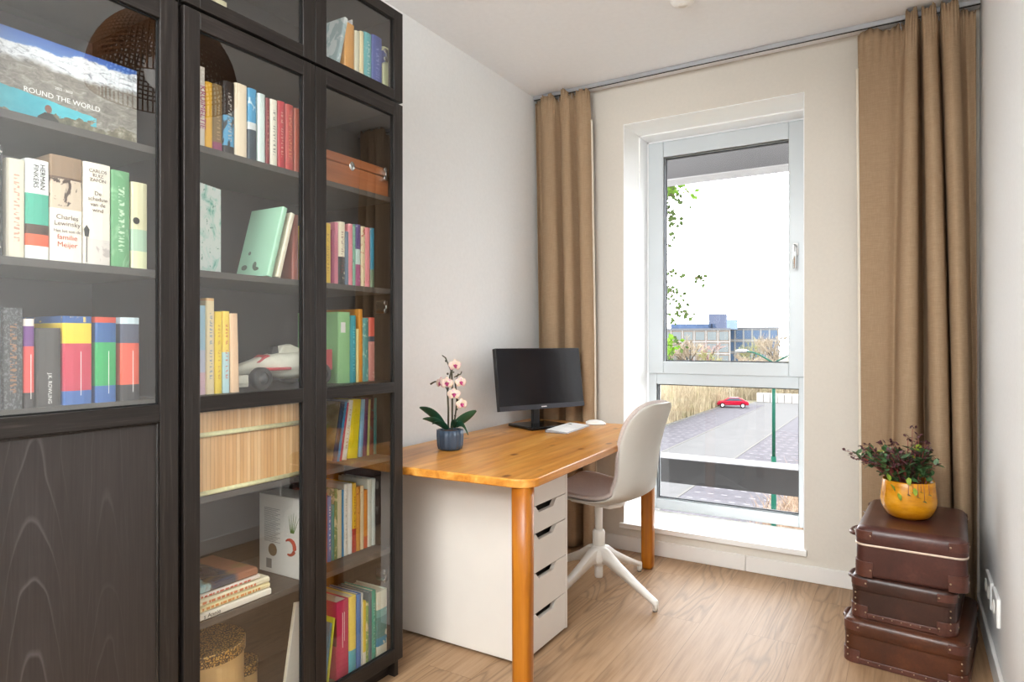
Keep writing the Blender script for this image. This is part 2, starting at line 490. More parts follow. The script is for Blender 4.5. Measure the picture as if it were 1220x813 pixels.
def curtain(name, label, bot, topx, side_edge, seed):
    rr = random.Random(seed)
    root = thing(name, label, 'curtain', ((bot[0][0]+bot[-1][0])/2, 3.47, 0))
    yc = 3.475
    top = [(tx, yc + (b[1]-yc)*.55 - .012) for tx, b in zip(topx, bot)]
    rows = []; NZ = 60; zt = 2.655
    for j in range(NZ+1):
        v = j/NZ
        z = .012 + (zt-.012)*(1-(1-v)**1.0)
        s = v**1.6                       # 0 bottom, 1 top
        pts = [(b[0]*(1-s)+t_[0]*s, b[1]*(1-s)+t_[1]*s) for b, t_ in zip(bot, top)]
        c = catmull(pts, 7)
        row = []
        for i, (x, y) in enumerate(c):
            wob = noise.noise((x*9+seed, z*1.0, 3.1))*.006*(1-v*.5)
            gather = max(0, (v-.93)/.07)
            gz = gather*(-.012*(1+math.sin(i*.45+seed)))
            gy = gather*.010*math.sin(i*1.9)
            row.append((min(XR-.006, x+wob*.6), min(YW-.018, y+wob+gy), z+gz+(.02*gather if y < 3.44 else 0)))
        rows.append(row)
    MB().grid(rows).build('fabric', M['linen'], root, True, solid=.0025)
    e = 0 if side_edge == 'first' else -1
    d = -1 if e == 0 else 1
    er = [[(r[e][0]-d*.001, r[e][1]-.004, r[e][2]), (r[e][0]+d*.010, r[e][1]-.002, r[e][2])] for r in rows[:-4]]
    MB().grid(er).build('hem_edge', M['lining'], root, True, solid=.002)
    for k in range(3, len(topx)-1, 4):
        hk = MB(); hk.tube([(topx[k], 3.465, ZC-.024), (topx[k], 3.463, ZC-.05), (topx[k]+.004, 3.470, ZC-.062), (topx[k]+.004, 3.474, ZC-.045)], .002, 6)
        hk.build('curtain_hook', M['alu'], root, True)
    return root
LB = [(-1.905, 3.47), (-1.90, 3.53), (-1.868, 3.52), (-1.862, 3.44), (-1.81, 3.39), (-1.758, 3.41), (-1.748, 3.49), (-1.735, 3.53), (-1.722, 3.46), (-1.695, 3.39), (-1.652, 3.40), (-1.642, 3.48), (-1.628, 3.53), (-1.612, 3.45), (-1.588, 3.40), (-1.558, 3.43), (-1.552, 3.51)]
LB = [(x, 3.49+(y-3.49)*.68) for x, y in LB]
LT = [-1.93, -1.925, -1.895, -1.885, -1.852, -1.805, -1.79, -1.775, -1.762, -1.735, -1.70, -1.688, -1.672, -1.655, -1.625, -1.59, -1.575]
curtain('curtain', 'beige linen curtain in the corner behind the computer monitor', LB, LT, 'last', 1)
RB = [(-0.192, 3.49), (-0.144, 3.5), (-0.097, 3.505), (-0.067, 3.52), (-0.056, 3.46), (-0.041, 3.37), (-0.009, 3.335), (0.028, 3.36), (0.042, 3.44), (0.062, 3.54), (0.077, 3.46), (0.084, 3.37), (0.116, 3.33), (0.153, 3.365), (0.163, 3.45), (0.173, 3.52), (0.172, 3.44), (0.171, 3.37), (0.195, 3.33), (0.224, 3.37), (0.233, 3.46), (0.244, 3.525), (0.253, 3.49)]
RT = [-0.206, -0.144, -0.076, -0.033, -0.016, -0.009, 0.009, 0.028, 0.035, 0.043, 0.048, 0.05, 0.074, 0.096, 0.105, 0.113, 0.117, 0.123, 0.149, 0.177, 0.191, 0.213, 0.247]
curtain('curtain', 'beige linen curtain hanging behind the stacked suitcases and plant', RB, RT, 'first', 2)

# ------------------------------------------------------------------ bookcases
XD, XDB, XBK = -1.549, -1.569, -1.925     # door face, door back, cabinet back
CF = -1.571                               # carcass front
SF = -1.588                               # shelf front edge
Z_SH = {'A': 1.677, 'B': 1.375, 'C': 1.058, 'M1': 1.714, 'M2': 1.386, 'M3': 1.058, 'M4': .79, 'M5': .46, 'bot': .092, 'ext': 2.078}
def carcass(root, y0, y1, shelves, hs_ext):
    for ya_ in (y0, y1-.02):
        for za_, zb_ in ((.0, 2.037), (2.047, 2.369)):
            MB().box(XBK, ya_, za_, CF, ya_+.02, zb_).build('side_panel', M['cab_v'], root, bevel=.001)
    MB().box(XBK, y0+.02, .09, XBK+.008, y1-.02, 2.35).build('back_panel', M['cab_in'], root)
    MB().box(XBK, y0+.02, 2.017, CF, y1-.02, 2.037).build('top_panel', M['shelf'], root)
    MB().box(XBK, y0+.02, 2.349, CF, y1-.02, 2.369).build('top_panel', M['cab_h'], root)
    MB().box(XBK, y0+.02, .072, CF, y1-.02, .092).build('bottom_panel', M['shelf'], root)
    MB().box(XBK, y0+.02, 2.058, CF, y1-.02, 2.078).build('bottom_panel', M['shelf'], root)
    MB().box(CF-.05, y0+.02, .0, CF-.03, y1-.02, .072).build('plinth', M['cab_h'], root)
    for z in shelves:
        MB().box(XBK+.01, y0+.021, z-.018, SF, y1-.021, z).build('shelf', M['shelf'], root, bevel=.001)

def door(root, y0, y1, z0, z1, rails, hinge_side, hinge_z, stile=.044, bottom_panel=None, rail=.045):
    fr = thing('door', None, None, (XD, y0, z0)); fr.parent = root; fr.matrix_parent_inverse = world_of(root).inverted()
    for ya_ in (y0, y1-stile):
        MB().box(XDB, ya_, z0, XD, ya_+stile, z1).build('door_stile', M['cab_v'], fr, bevel=.0015)
    for a, b in [(z0, z0+rail), (z1-rail, z1)] + list(rails):
        MB().box(XDB, y0+stile, a, XD, y1-stile, b).build('door_rail', M['cab_h'], fr, bevel=.0015)
    xg = XD-.011
    zg0 = z0+rail
    if bottom_panel is not None:
        MB().box(XDB+.001, y0+stile, z0+rail, XD-.009, y1-stile, bottom_panel).build('wood_panel', M['panel'], fr)
        e = .006
        bm_ = MB(); a0, a1, b0, b1 = y0+stile, y1-stile, z0+rail, bottom_panel
        bm_.box(XD-.010, a0, b0, XD-.004, a0+e, b1); bm_.box(XD-.010, a1-e, b0, XD-.004, a1, b1); bm_.box(XD-.010, a0, b1-e, XD-.004, a1, b1)
        bm_.build('moulding', M['cab_v'], fr, bevel=.003)
        zg0 = rails[0][1]
    MB().poly([(xg, y0+stile, zg0), (xg, y1-stile, zg0), (xg, y1-stile, z1-rail), (xg, y0+stile, z1-rail)]).build('glass_pane', M['glass'], fr)
    e = .004
    b = MB(); a0, a1, b0, b1 = y0+stile, y1-stile, zg0, z1-rail
    b.box(xg, a0, b0, xg+.003, a0+e, b1); b.box(xg, a1-e, b0, xg+.003, a1, b1); b.box(xg, a0, b0, xg+.003, a1, b0+e); b.box(xg, a0, b1-e, xg+.003, a1, b1)
    b.build('glass_seal', M['black'], fr)
    for z in hinge_z:
        h = MB(); yy = y1-stile-.012 if hinge_side > 0 else y0+stile+.012
        for s in (-1, 1): h.lathe([(0, .004), (.008, .003), (.009, 0)], 14, mtx=Matrix.Translation((XDB-.012, yy, z+s*.014)) @ Matrix.Rotation(R(90), 4, 'Y'))
        h.box(XDB-.06, yy+.004, z-.022, XDB-.012, yy+.014, z+.022)
        h.build('hinge', M['chrome'], fr, bevel=.001)
    return fr

DZ0, DZ1, EZ0, EZ1 = .068, 2.041, 2.05, 2.369
bc1 = thing('bookcase', 'black-brown bookcase whose lower door half is solid wood', 'bookcase', (-1.74, .765, 0))
carcass(bc1, .523, .965, (1.677, 1.375, 1.058), 0)
door(bc1, .5245, .9635, DZ0, DZ1, [(1.004, 1.046)], -1, (), bottom_panel=1.004, stile=.046, rail=.06)
door(bc1, .5245, .9635, EZ0, EZ1, [], -1, ())
bc2 = thing('bookcase', 'black-brown bookcase with two full-height glass doors beside the desk', 'bookcase', (-1.74, 1.392, 0))
carcass(bc2, .977, 1.807, (1.714, 1.386, .79, .46), 0)
MB().box(XBK+.01, .998, 1.018, CF-.001, 1.786, 1.058).build('shelf', M['cab_h'], bc2, bevel=.001)
door(bc2, .9785, 1.4005, DZ0, DZ1, [(1.017, 1.058)], -1, ())
door(bc2, 1.4035, 1.8065, DZ0, DZ1, [(1.019, 1.055)], 1, (1.79, 1.32, .37))
door(bc2, .9785, 1.4005, EZ0, EZ1, [], -1, (), rail=.036)
door(bc2, 1.4035, 1.8065, EZ0, EZ1, [], 1, (2.21,), rail=.036)

# ------------------------------------------------------------------ books
_cache = {}
def book_mat(bands, art=None, streak=None, rough=.45):
    """bands: [(z, hex)...] bottom to top; art: (hex, threshold, scale) blotches; streak: hex of illegible lettering down the spine"""
    key = repr((bands, art, streak))
    if key in _cache: return _cache[key]
    k = NT('book_cover')
    z = k.n('ShaderNodeSeparateXYZ'); gen = k.coord('Generated'); k.l(gen, z.inputs[0])
    if isinstance(bands, str): bands = [(0, bands)]
    col = k.ramp(z.outputs[2], [(p, lin(c)) for p, c in bands], 'CONSTANT')
    if art:
        f = k.noise(k.coord('Object', (1, 1, .7)), art[2], 3, .6, .8)
        fac = k.ramp(f, [(art[1], (0, 0, 0, 1)), (art[1]+.06, (1, 1, 1, 1))])
        if len(art) > 3:
            lim = k.ramp(z.outputs[2], [(0, (0, 0, 0, 1)), (art[3], (1, 1, 1, 1)), (art[4], (0, 0, 0, 1))], 'CONSTANT')
            fac = k.math('MULTIPLY', fac, lim)
        col = k.mix(fac, col, lin(art[0]))
    if streak:
        f = k.noise(k.coord('Object', (.01, 60, 190)), 1.0, 1, .5)
        fac = k.ramp(f, [(.5, (0, 0, 0, 1)), (.56, (1, 1, 1, 1))], 'LINEAR')
        lim = k.ramp(z.outputs[2], [(0, (0, 0, 0, 1)), (.16, (.75, .75, .75, 1)), (.84, (0, 0, 0, 1))], 'CONSTANT')
        mid = k.ramp(z.outputs[1], [(0, (0, 0, 0, 1)), (.34, (1, 1, 1, 1)), (.66, (0, 0, 0, 1))], 'CONSTANT')
        fac = k.math('MULTIPLY', k.math('MULTIPLY', fac, lim), mid)
        col = k.mix(fac, col, lin(streak))
    k.bsdf(rough, col)
    _cache[key] = k.m
    return k.m

def book(label, group, x, y, z, w, h, d=.15, mat=None, lean=0, rz=0, page=None, round_=.2, cat='book', flat=False):
    """standing book: spine faces +x at x, from y to y+w, on z"""
    root = thing('book', label, cat, (x, y, z + w*math.sin(lean)), rz, group, -lean)
    t = min(.0028, w*.16)
    b = min(w*round_, .006)
    out = [(-d, 0), (-b, 0), (-b*.3, b*.5), (0, w*.32), (0, w*.68), (-b*.3, w-b*.5), (-b, w), (-d, w)]
    inn = [(-d, w-t), (-t-b, w-t), (-t-b, t), (-d, t)]
    MB().prism(out+inn, 0, h).build('cover', mat, root, local=True)
    MB().box(-d+.004, t, .003, -t-b-.0005, w-t, h-.004).build('page_block', page or M['paper'], root, local=True)
    return root

def row(group, X, zs, items, depth=.15):
    """items: (px left, px right, py top, material, label[, opts])"""
    out = []
    for it in items:
        a, b, top, mat, lab = it[:5]; o = it[5] if len(it) > 5 else {}
        x = o.get('x', X); y0 = yat(a, x); y1 = yat(b, x)
        h = zat((a+b)/2, top, x) - zs
        out.append(book(lab, group, x, y0, zs, max(.004, y1-y0-.0006), h, o.get('d', depth), mat, R(o.get('lean', 0))))
    return out

BM = book_mat
XS = -1.593
# --- left bookcase, upper row of white novels
g = 'novels on the shelf under the mountain photo book'
rw = row(g, XS, 1.375, [
 (-10, 4.5, 172, BM('#25272b', ('#d8d8d4', .62, 60)), 'black paperback with white marks left of the white novels'),
 (9, 31, 189.5, BM('#e8dfca', None, '#c77f62'), 'cream novel with faint pastel spine title left of the teal-banded one'),
 (31.5, 60, 190.5, BM([(0, '#e9ebe8'), (.13, '#e2613a'), (.25, '#4f3a2c'), (.345, '#3fae93'), (.655, '#eef0ee')]), 'white novel with teal, brown and orange bands on its spine'),
 (60.5, 99.5, 187, BM([(0, '#eee6da'), (.5, '#cdbba5'), (.78, '#5e4433'), (.80, '#8d745b')], ('#3f2a1e', .52, 45, .52, .78)), 'thick novel with a sepia street photo on its spine'),
 (100, 133, 195, BM([(0, '#d9d2cb'), (.25, '#e9e2d4')], ('#b9b0ab', .60, 30, .02, .22)), 'cream novel with a small street lamp drawn on its spine'),
 (133.5, 156, 204, BM('#5f9d6c', ('#86b98d', .5, 18), '#d7ebd2'), 'green novel between the lamp novel and the pale one'),
 (157.5, 177, 218, BM([(0, '#dfe2b8'), (.2, '#a9c7ad'), (.45, '#d8d3ad')], None, None), 'short pale green and cream novel with a dark oval emblem'),
], .2)
def blab(b, txt, mat, size, fy, fz, orient='h', w=None, h=None):
    cv = [c for c in b.children if c.name.startswith('cover')][0]
    ws = max(v.co.y for v in cv.data.vertices); hs = max(v.co.z for v in cv.data.vertices)
    return lettering(txt, b, mat, size, (.0006, ws*fy, hs*fz), orient)
blab(rw[2], 'HERMAN', M['ink'], .0135, .66, .83, 'v'); blab(rw[2], 'FINKERS', M['ink'], .0135, .38, .83, 'v')
blab(rw[3], 'Charles', M['ink_brown'], .0145, .5, .42); blab(rw[3], 'Lewinsky', M['ink_brown'], .0145, .5, .36)
blab(rw[3], 'Het lot van de', M['ink_brown'], .0095, .5, .29); blab(rw[3], 'familie', M['ink_red'], .016, .5, .23); blab(rw[3], 'Meijer', M['ink_red'], .016, .5, .16)
blab(rw[4], 'CARLOS', M['ink_brown'], .0105, .5, .92); blab(rw[4], 'RUIZ', M['ink_brown'], .0105, .5, .875); blab(rw[4], 'ZAFÓN', M['ink_brown'], .0105, .5, .83)
for q, tx in enumerate(('De', 'schaduw', 'van de', 'wind')): blab(rw[4], tx, M['ink_brown'], .0125, .5, .70-.055*q)
# the drawn street lamp
m = MB(); wv = .022
m.box(.0003, wv*.25-.0006, .004, .0008, wv*.25+.0006, .062); m.prism([(wv*.25-.004, .062), (wv*.25+.004, .062), (wv*.25+.006, .078), (wv*.25, .088), (wv*.25-.006, .078)], .0003, .0008, 'x')
m.build('printed_street_lamp', M['ink'], rw[4], local=True)
m = MB(); m.lathe([(0, 0), (.008, 0), (.008, .0006), (0, .0006)], 20, mtx=Matrix.Translation((.0002, .0095, .115)) @ Matrix.Rotation(R(90), 4, 'Y')); m.build('printed_oval', M['ink'], rw[6], local=True)

g = 'books with banded spines on the shelf above the solid door panel'
rw = row(g, XS, 1.058, [
 (-18, 2, 366, BM('#4f6d7c', ('#8aa3ac', .55, 30)), 'blue-grey book at the left edge of the banded row'),
 (3, 29, 367, BM('#43464a', ('#74777a', .52, 220), '#b9825c'), 'grey patterned book with a dark brown title strip'),
 (29.5, 42, 380, BM([(0, '#3d3c3f'), (.17, '#e4534f'), (.69, '#72408a'), (.915, '#e9e2da')], ('#54504e', .62, 60, .93, .99)), 'thin coral red book with a purple band'),
 (44.5, 74, 391, BM('#4b4a4a', ('#8fb3d6', .60, 30, .44, .54)), 'dark grey hardback with a pale blue splash on its spine'),
 (76, 111, 377, BM([(0, '#3c6bb0'), (.155, '#c9405a'), (.69, '#f0cf3c'), (.92, '#335f9f')], ('#f0d26b', .56, 40, .93, .99)), 'thick red book with a yellow band and blue ends'),
 (115, 140, 378, BM([(0, '#3a69ac'), (.195, '#2fa863'), (.70, '#2f5f9c'), (.93, '#cd4a33')]), 'green book with blue bands and a red top edge'),
 (145, 167.5, 378.5, BM([(0, '#3a3c40'), (.19, '#e3604c'), (.69, '#4f5468'), (.92, '#c9dbe3')]), 'orange-red book with slate band, last of its row'),
], .2)
blab(rw[3], 'J.K. ROWLING', M['ink_white'], .0105, .5, .23, 'v')
for i, fy in ((2, .6), (4, .58), (5, .58), (6, .6)):
    cv = rw[i].children[0]; w_ = max(v.co.y for v in cv.data.vertices); h_ = max(v.co.z for v in cv.data.vertices)
    q = MB(); q.box(.0002, w_*fy-.0006, h_*.10, .0006, w_*fy+.0006, h_*.60); q.build('title_strip', M['ink_white'], rw[i], local=True)

# --- the face-out photo book
def photo_mat():
    k = NT('mountain_lake_photo')
    gsep = k.n('ShaderNodeSeparateXYZ'); k.l(k.coord('Generated'), gsep.inputs[0])
    n1 = k.noise(k.coord('Object', (1, 1, 1.4)), 14, 5, .6, .5); n2 = k.noise(k.coord('Object', (1, 1, 2.2), (R(18), 0, 0)), 38, 5, .7, 1.2)
    n3 = k.noise(k.coord('Object', (1, 1, 1)), 30, 5, .7)
    z = k.math('ADD', gsep.outputs[2], k.math('MULTIPLY', k.math('SUBTRACT', n1, .5), .22))
    ridge = k.math('SUBTRACT', z, k.math('MULTIPLY', gsep.outputs[1], .14))
    rock = k.ramp(n2, [(.3, lin('#5f5a52')), (.55, lin('#938d84')), (.75, lin('#c3c0ba'))])
    snow = k.ramp(n2, [(.34, lin('#8f949c')), (.48, lin('#dfe3e8')), (.7, lin('#f6f8fa'))])
    sky = k.ramp(gsep.outputs[2], [(.7, lin('#7ba1d4')), (1, lin('#2f5fae'))])
    shore = k.ramp(n3, [(.35, lin('#3c4430')), (.55, lin('#77705a')), (.7, lin('#bdb6a6'))])
    col = k.mix(k.ramp(z, [(.66, (0, 0, 0, 1)), (.72, (1, 1, 1, 1))]), rock, snow)
    col = k.mix(k.ramp(ridge, [(.79, (0, 0, 0, 1)), (.81, (1, 1, 1, 1))]), col, sky)
    lake_top = k.math('SUBTRACT', .40, k.math('MULTIPLY', gsep.outputs[1], .20))
    lake = k.math('MULTIPLY', k.math('LESS_THAN', k.math('ADD', gsep.outputs[2], k.math('MULTIPLY', k.math('SUBTRACT', n3, .5), .06)), lake_top), k.math('LESS_THAN', gsep.outputs[1], .74))
    col = k.mix(lake, col, k.ramp(n1, [(.3, lin('#2aa4b8')), (.7, lin('#57c4cf'))]))
    sh = k.math('LESS_THAN', gsep.outputs[2], k.math('ADD', k.math('MULTIPLY', k.math('SUBTRACT', n1, .42), .5), k.math('MULTIPLY', gsep.outputs[1], .17)))
    col = k.mix(sh, col, shore)
    k.bsdf(.35, col)
    return k.m
xp = -1.64
py0, py1 = .548, yat(163, xp); pz = 1.677; ph = zat(110, 66.5, xp) - pz
pb = thing('photo_book', 'photo book with a snowy mountain lake cover standing face out', 'photo book', (xp, (py0+py1)/2, pz))
MB().box(xp-.003, py0, pz, xp, py1, pz+ph).build('front_cover', photo_mat(), pb)
MB().box(xp-.016, py0, pz+.003, xp-.003, py1-.003, pz+ph-.003).build('page_block', M['paper'], pb)
MB().box(xp-.019, py0, pz, xp-.016, py1, pz+ph).build('back_cover', M['ink'], pb)
yc, zc = yz(75.5, 119, xp)
lettering('ROUND THE WORLD', pb, M['ink_white'], 0.0162, (.0008, yc-(py0+py1)/2, zc-pz), 'h')
yc2, zc2 = yz(76, 108, xp)
lettering('2022 - 2023', pb, M['ink_white'], .0075, (.0008, yc2-(py0+py1)/2, zc2-pz), 'h')
yf, zf = yz(57, 140, xp)
m = MB(); m.prism([(yf-.022, pz+.003), (yf+.024, pz+.003), (yf+.022, zf-.004), (yf+.008, zf+.010), (yf-.006, zf+.010), (yf-.020, zf-.002)], xp, xp+.0008, 'x')
m.build('printed_jacket', M['ink'], pb)
MB().sphere((xp, yf+.001, zf+.019), .009, 12, (.05, .8, 1)).build('printed_head', plain('printed_skin', '#8a5b4a', .6), pb)

# --- middle door, top row
g = 'novels behind the middle glass door, top row'
rw = row(g, XS, 1.714, [
 (237, 245, 79.5, BM('#ece6da'), 'tall white book with pink lettering at the left of the top row'),
 (245.5, 254, 98, BM('#e8b23a'), 'orange-yellow book beside the tall white one'),
 (254.5, 266.5, 101, BM([(0, '#8a3d63'), (.12, '#7c6642')], ('#c07466', .62, 40, .3, .55), '#b8a078'), 'olive brown book with a purple foot'),
 (267.5, 280.5, 97.5, BM('#231f1f', ('#4f9ac2', .40, 30, .1, .52), '#c9c4bc'), 'black book with bright blue artwork low on the spine'),
 (281, 295.5, 100.5, BM('#e9d8bd', ('#a86a4c', .70, 40, .3, .6)), 'thick plain cream book right of the black one'),
 (296.5, 307, 106, BM([(0, '#2e3f4c'), (.42, '#d8dcdc'), (.52, '#3e93bf')], ('#cfe2ea', .56, 30, .5, .95)), 'book with blue sky over dark sea on its spine'),
 (308, 317, 112, BM('#d5e3df'), 'pale mint white book left of the thin maroon one'),
 (317.5, 322, 117, BM('#7f2f36', None, '#c59a86'), 'thin maroon book between two pale ones'),
 (322.5, 331.5, 119, BM('#e6dfcf', None, '#2c2a28'), 'cream book with black vertical lettering'),
 (332, 340.5, 121, BM('#b5323d', None, '#e3b9a8'), 'crimson book left of the rose one'),
 (341, 351, 125, BM([(0, '#b7413f'), (.1, '#b94d48')], ('#3b3d49', .66, 40, .06, .2), '#dd9c6d'), 'rose red book with a dark mark at its foot'),
 (351.5, 358.5, 129.5, BM('#a8503a'), 'brick red book at the right end of the top row'),
], .2)
blab(rw[0], 'KRUIMELTJE', M['ink_pink'], .0215, .55, .49, 'v')
# --- middle door, second row
mb = thing('book', 'tall picture book with a teal floral cover turned to the glass', 'book', (-1.60, 1.005, 1.386), R(20), 'standing books behind the middle door')
k = NT('teal_floral_cover')
f = k.noise(k.coord('Object'), 22, 3, .6, .8); f2 = k.noise(k.coord('Object'), 60, 3, .6)
c_ = k.ramp(f, [(.30, lin('#3fb09b')), (.40, lin('#bfe3d9')), (.5, lin('#e9f2ee'))])
c_ = k.mix(k.ramp(f2, [(.64, (0, 0, 0, 1)), (.68, (.8, .8, .8, 1))]), c_, lin('#3f8f7a'))
k.bsdf(.4, c_)
hM = .238
MB().box(0, -.02, 0, .003, .155, hM).build('front_cover', k.m, mb, local=True)
MB().box(-.018, -.018, .003, 0, .152, hM-.003).build('page_block', M['paper'], mb, local=True)
MB().box(-.021, -.02, 0, -.018, .155, hM).build('back_cover', M['ink_white'], mb, local=True)
g = 'standing books behind the middle door'
hL = .218
b1 = book('mint green book leaning right, small animals printed on its cover', g, XS, yat(321.5, XS)-.008, 1.386, .018, hL, .145, BM('#a9d8bb'), R(15))
for (cx, cz, sx, sz) in ((-.115, .03, .022, .014), (-.07, .035, .014, .020), (-.06, .024, .02, .010), (-.105, .075, .010, .010)):
    q = MB(); q.lathe([(0, 0), (1, 0), (1, .02), (0, .02)], 14, mtx=Matrix.Translation((cx, -.0002, cz)) @ Matrix.Rotation(R(90), 4, 'X') @ Matrix.Diagonal((sx*.6, sz*.6, .02, 1)))
    q.build('printed_animal', plain('printed_grey', '#6f7d6c', .6), b1, local=True)
book('cream book leaning against the back of the mint green one', g, XS, yat(331, XS)-.003, 1.386, .015, .205, .14, BM('#e6dcc4'), R(15))
book('brick red book upright at the right end of its shelf', g, XS-.01, yat(352, XS), 1.386, .022, .20, .15, BM('#9c5648'))
# --- middle door, third row
g = 'storybooks beside the model racing car'
rw = row(g, XS, 1.058, [
 (236, 246, 364, BM([(0, '#e5bfcb'), (.25, '#c9cfe4'), (.5, '#a8d2e8')]), 'pale blue book fading to pink, left of the tall storybook'),
 (246.5, 256.5, 355.5, BM([(0, '#ecd9ae'), (.97, '#e8b877')], None, '#6e8fae'), 'tall cream storybook with blue lettering down its spine'),
 (257, 265.5, 372, BM('#f2d33b', ('#6fb26a', .64, 60, .5, .75), '#d79b2e'), 'bright yellow storybook with green spots'),
 (266, 274.5, 371, BM([(0, '#b7d8dd'), (.5, '#f2d35c')], None, '#cf5a32'), 'yellow storybook with a pale blue lower half'),
 (276, 286.5, 373.5, BM([(0, '#ecc7a2')]), 'peach coloured book at the right of the storybooks', {'lean': -1.5}),
], .2)

# --- upper cabinet, right door
g = 'books in the top cupboard'
XU = -1.60; zU = 2.078
book('white-edged book leaning right in the top cupboard', g, XU, yat(399, XU), zU, .016, .20, .15, BM('#a9c0c2', ('#dfe6e6', .5, 25)), R(13))
row(g, XU, zU, [
 (411.5, 423, 28, BM('#e0a04a'), 'orange book in the top cupboard'),
 (423.5, 429, 37, BM('#dcd8bd'), 'pale cream book with a ribbon standing out of its top'),
 (429.5, 434, 37.5, BM('#ecdcae'), 'thin cream yellow book left of the teal one in the cupboard'),
 (434.5, 443.5, 39.5, BM('#62b3b7', ('#bfe2df', .6, 60), '#d7ecea'), 'teal book in the top cupboard'),
 (444, 456, 43.5, BM('#4a5aa4', None, '#8d9bd0'), 'blue book in the top cupboard'),
 (457, 465.5, 57, BM('#c5c79a'), 'short pale olive book at the right in the top cupboard'),
], .15)
rb = [o for o in COL.objects if o.get('label', '').startswith('pale cream book with a ribbon')][0]
MB().box(-.05, .003, .1, -.02, .007, .215).build('ribbon', M['ink_white'], rb, local=True)
row(g, -1.62, zU, [(256, 272, 0, BM('#dcd3ae'), 'cream book behind the middle door of the top cupboard, top edge cut off')], .14)

# --- right door, wooden box row
wb = thing('wooden_box', 'reddish wooden box with a small round keyhole plate', 'box', (-1.68, 1.58, 1.714))
y0b, y1b = yat(378, -1.60), yat(463, -1.60)
zb1 = zat(400, 181, -1.60)
mw = wood('mahogany_box', '#8f4e2a', '#a9633a', '#bb764a', 'y', 1.0, .3)
MB().box(-1.80, y0b, 1.714, -1.60, y1b, zb1-.032).build('box_body', mw, wb, bevel=.004)
MB().box(-1.801, y0b-.001, zb1-.030, -1.599, y1b+.001, zb1).build('lid', mw, wb, bevel=.004)
yl, zl = yz(419.5, 198, -1.60)
m = MB(); m.lathe([(0, .003), (.010, .003), (.0125, 0)], 20, mtx=Matrix.Translation((-1.60, yl, zl)) @ Matrix.Rotation(R(90), 4, 'Y') @ Matrix.Diagonal((1.3, 1, 1, 1)))
pl = m.build('keyhole_plate', M['chrome'], wb, True)
MB().box(-1.597, yl-.0015, zl-.006, -1.5963, yl+.0015, zl+.004).build('keyhole', M['ink'], pl)

# --- right door, second row (M2 shelf)
g = 'paperbacks below the wooden box'
row(g, XS, 1.386, [
 (387, 395, 266, BM('#ecc93a', None, '#b48a1a'), 'yellow paperback at the left below the wooden box'),
 (396, 399, 274, BM('#a5486b'), 'very thin magenta paperback beside the yellow one'),
 (399.2, 403.5, 265, BM('#d37f92'), 'thin pink paperback left of the white one with dark foot'),
 (404, 412, 264.5, BM([(0, '#33383a'), (.44, '#ece3c9')], ('#e9dcc0', .60, 50, .05, .4), '#7a2f2c'), 'cream paperback with a dark lower half'),
 (412.3, 415.8, 276, BM('#6e7f92'), 'short grey-blue paperback right of the cream and black one'),
 (416, 420.8, 267, BM('#e08a93', ('#f0c9c0', .6, 60)), 'pink paperback left of the thin green one'),
 (421, 424, 267.5, BM('#7fae97', ('#4f8a78', .55, 60)), 'thin sage green paperback left of the purple one'),
 (424.3, 430.5, 268, BM([(0, '#9c4d7b'), (.35, '#b7d0c9'), (.6, '#4d3a78')], ('#c9dcd6', .62, 60)), 'purple paperback with a pale middle'),
 (431, 435.5, 270, BM('#dcc9a4', ('#b7564f', .56, 70)), 'cream paperback with red flecks'),
 (435.8, 441.5, 271.5, BM('#d9848c', ('#a33b4c', .6, 60, 0, .4)), 'salmon pink paperback next to the blue end one'),
 (441.8, 446.5, 272, BM([(0, '#6c7f68'), (.3, '#2f7f99')], ('#c9b56a', .63, 60)), 'blue paperback at the right end of the row'),
], .13)
# --- right door, third row
g = 'folders and books right of the model racing car'
row(g, -1.625, 1.058, [
 (404, 418, 372, BM([(0, '#93c98a'), (.86, '#93c98a')]), 'wide light green folder with a white spine label', {'d': .2}),
 (418.5, 425, 376, BM('#1f97a5', None, '#7fd0d8'), 'teal book right of the light green folder'),
 (425.3, 428, 392, BM('#ead893'), 'very thin pale yellow booklet'),
 (428.3, 432.5, 368.5, BM('#d68c1c'), 'tall amber book behind the pale yellow booklet'),
 (433, 440, 379, BM('#4f9490', ('#a9c7b5', .54, 50)), 'teal floral patterned book left of the coral pink one'),
 (440.3, 447.5, 378.5, BM([(0, '#c8857a'), (.62, '#3f4a5a'), (.7, '#d4604f')], ('#e2b9a4', .6, 60, .0, .6)), 'coral pink book with a navy band'),
], .16)
fo = [o for o in COL.objects if o.get('label', '').startswith('wide light green folder')][0]
MB().box(.0002, .008, .17, .0008, .028, .205).build('spine_label', M['ink_white'], fo, local=True)
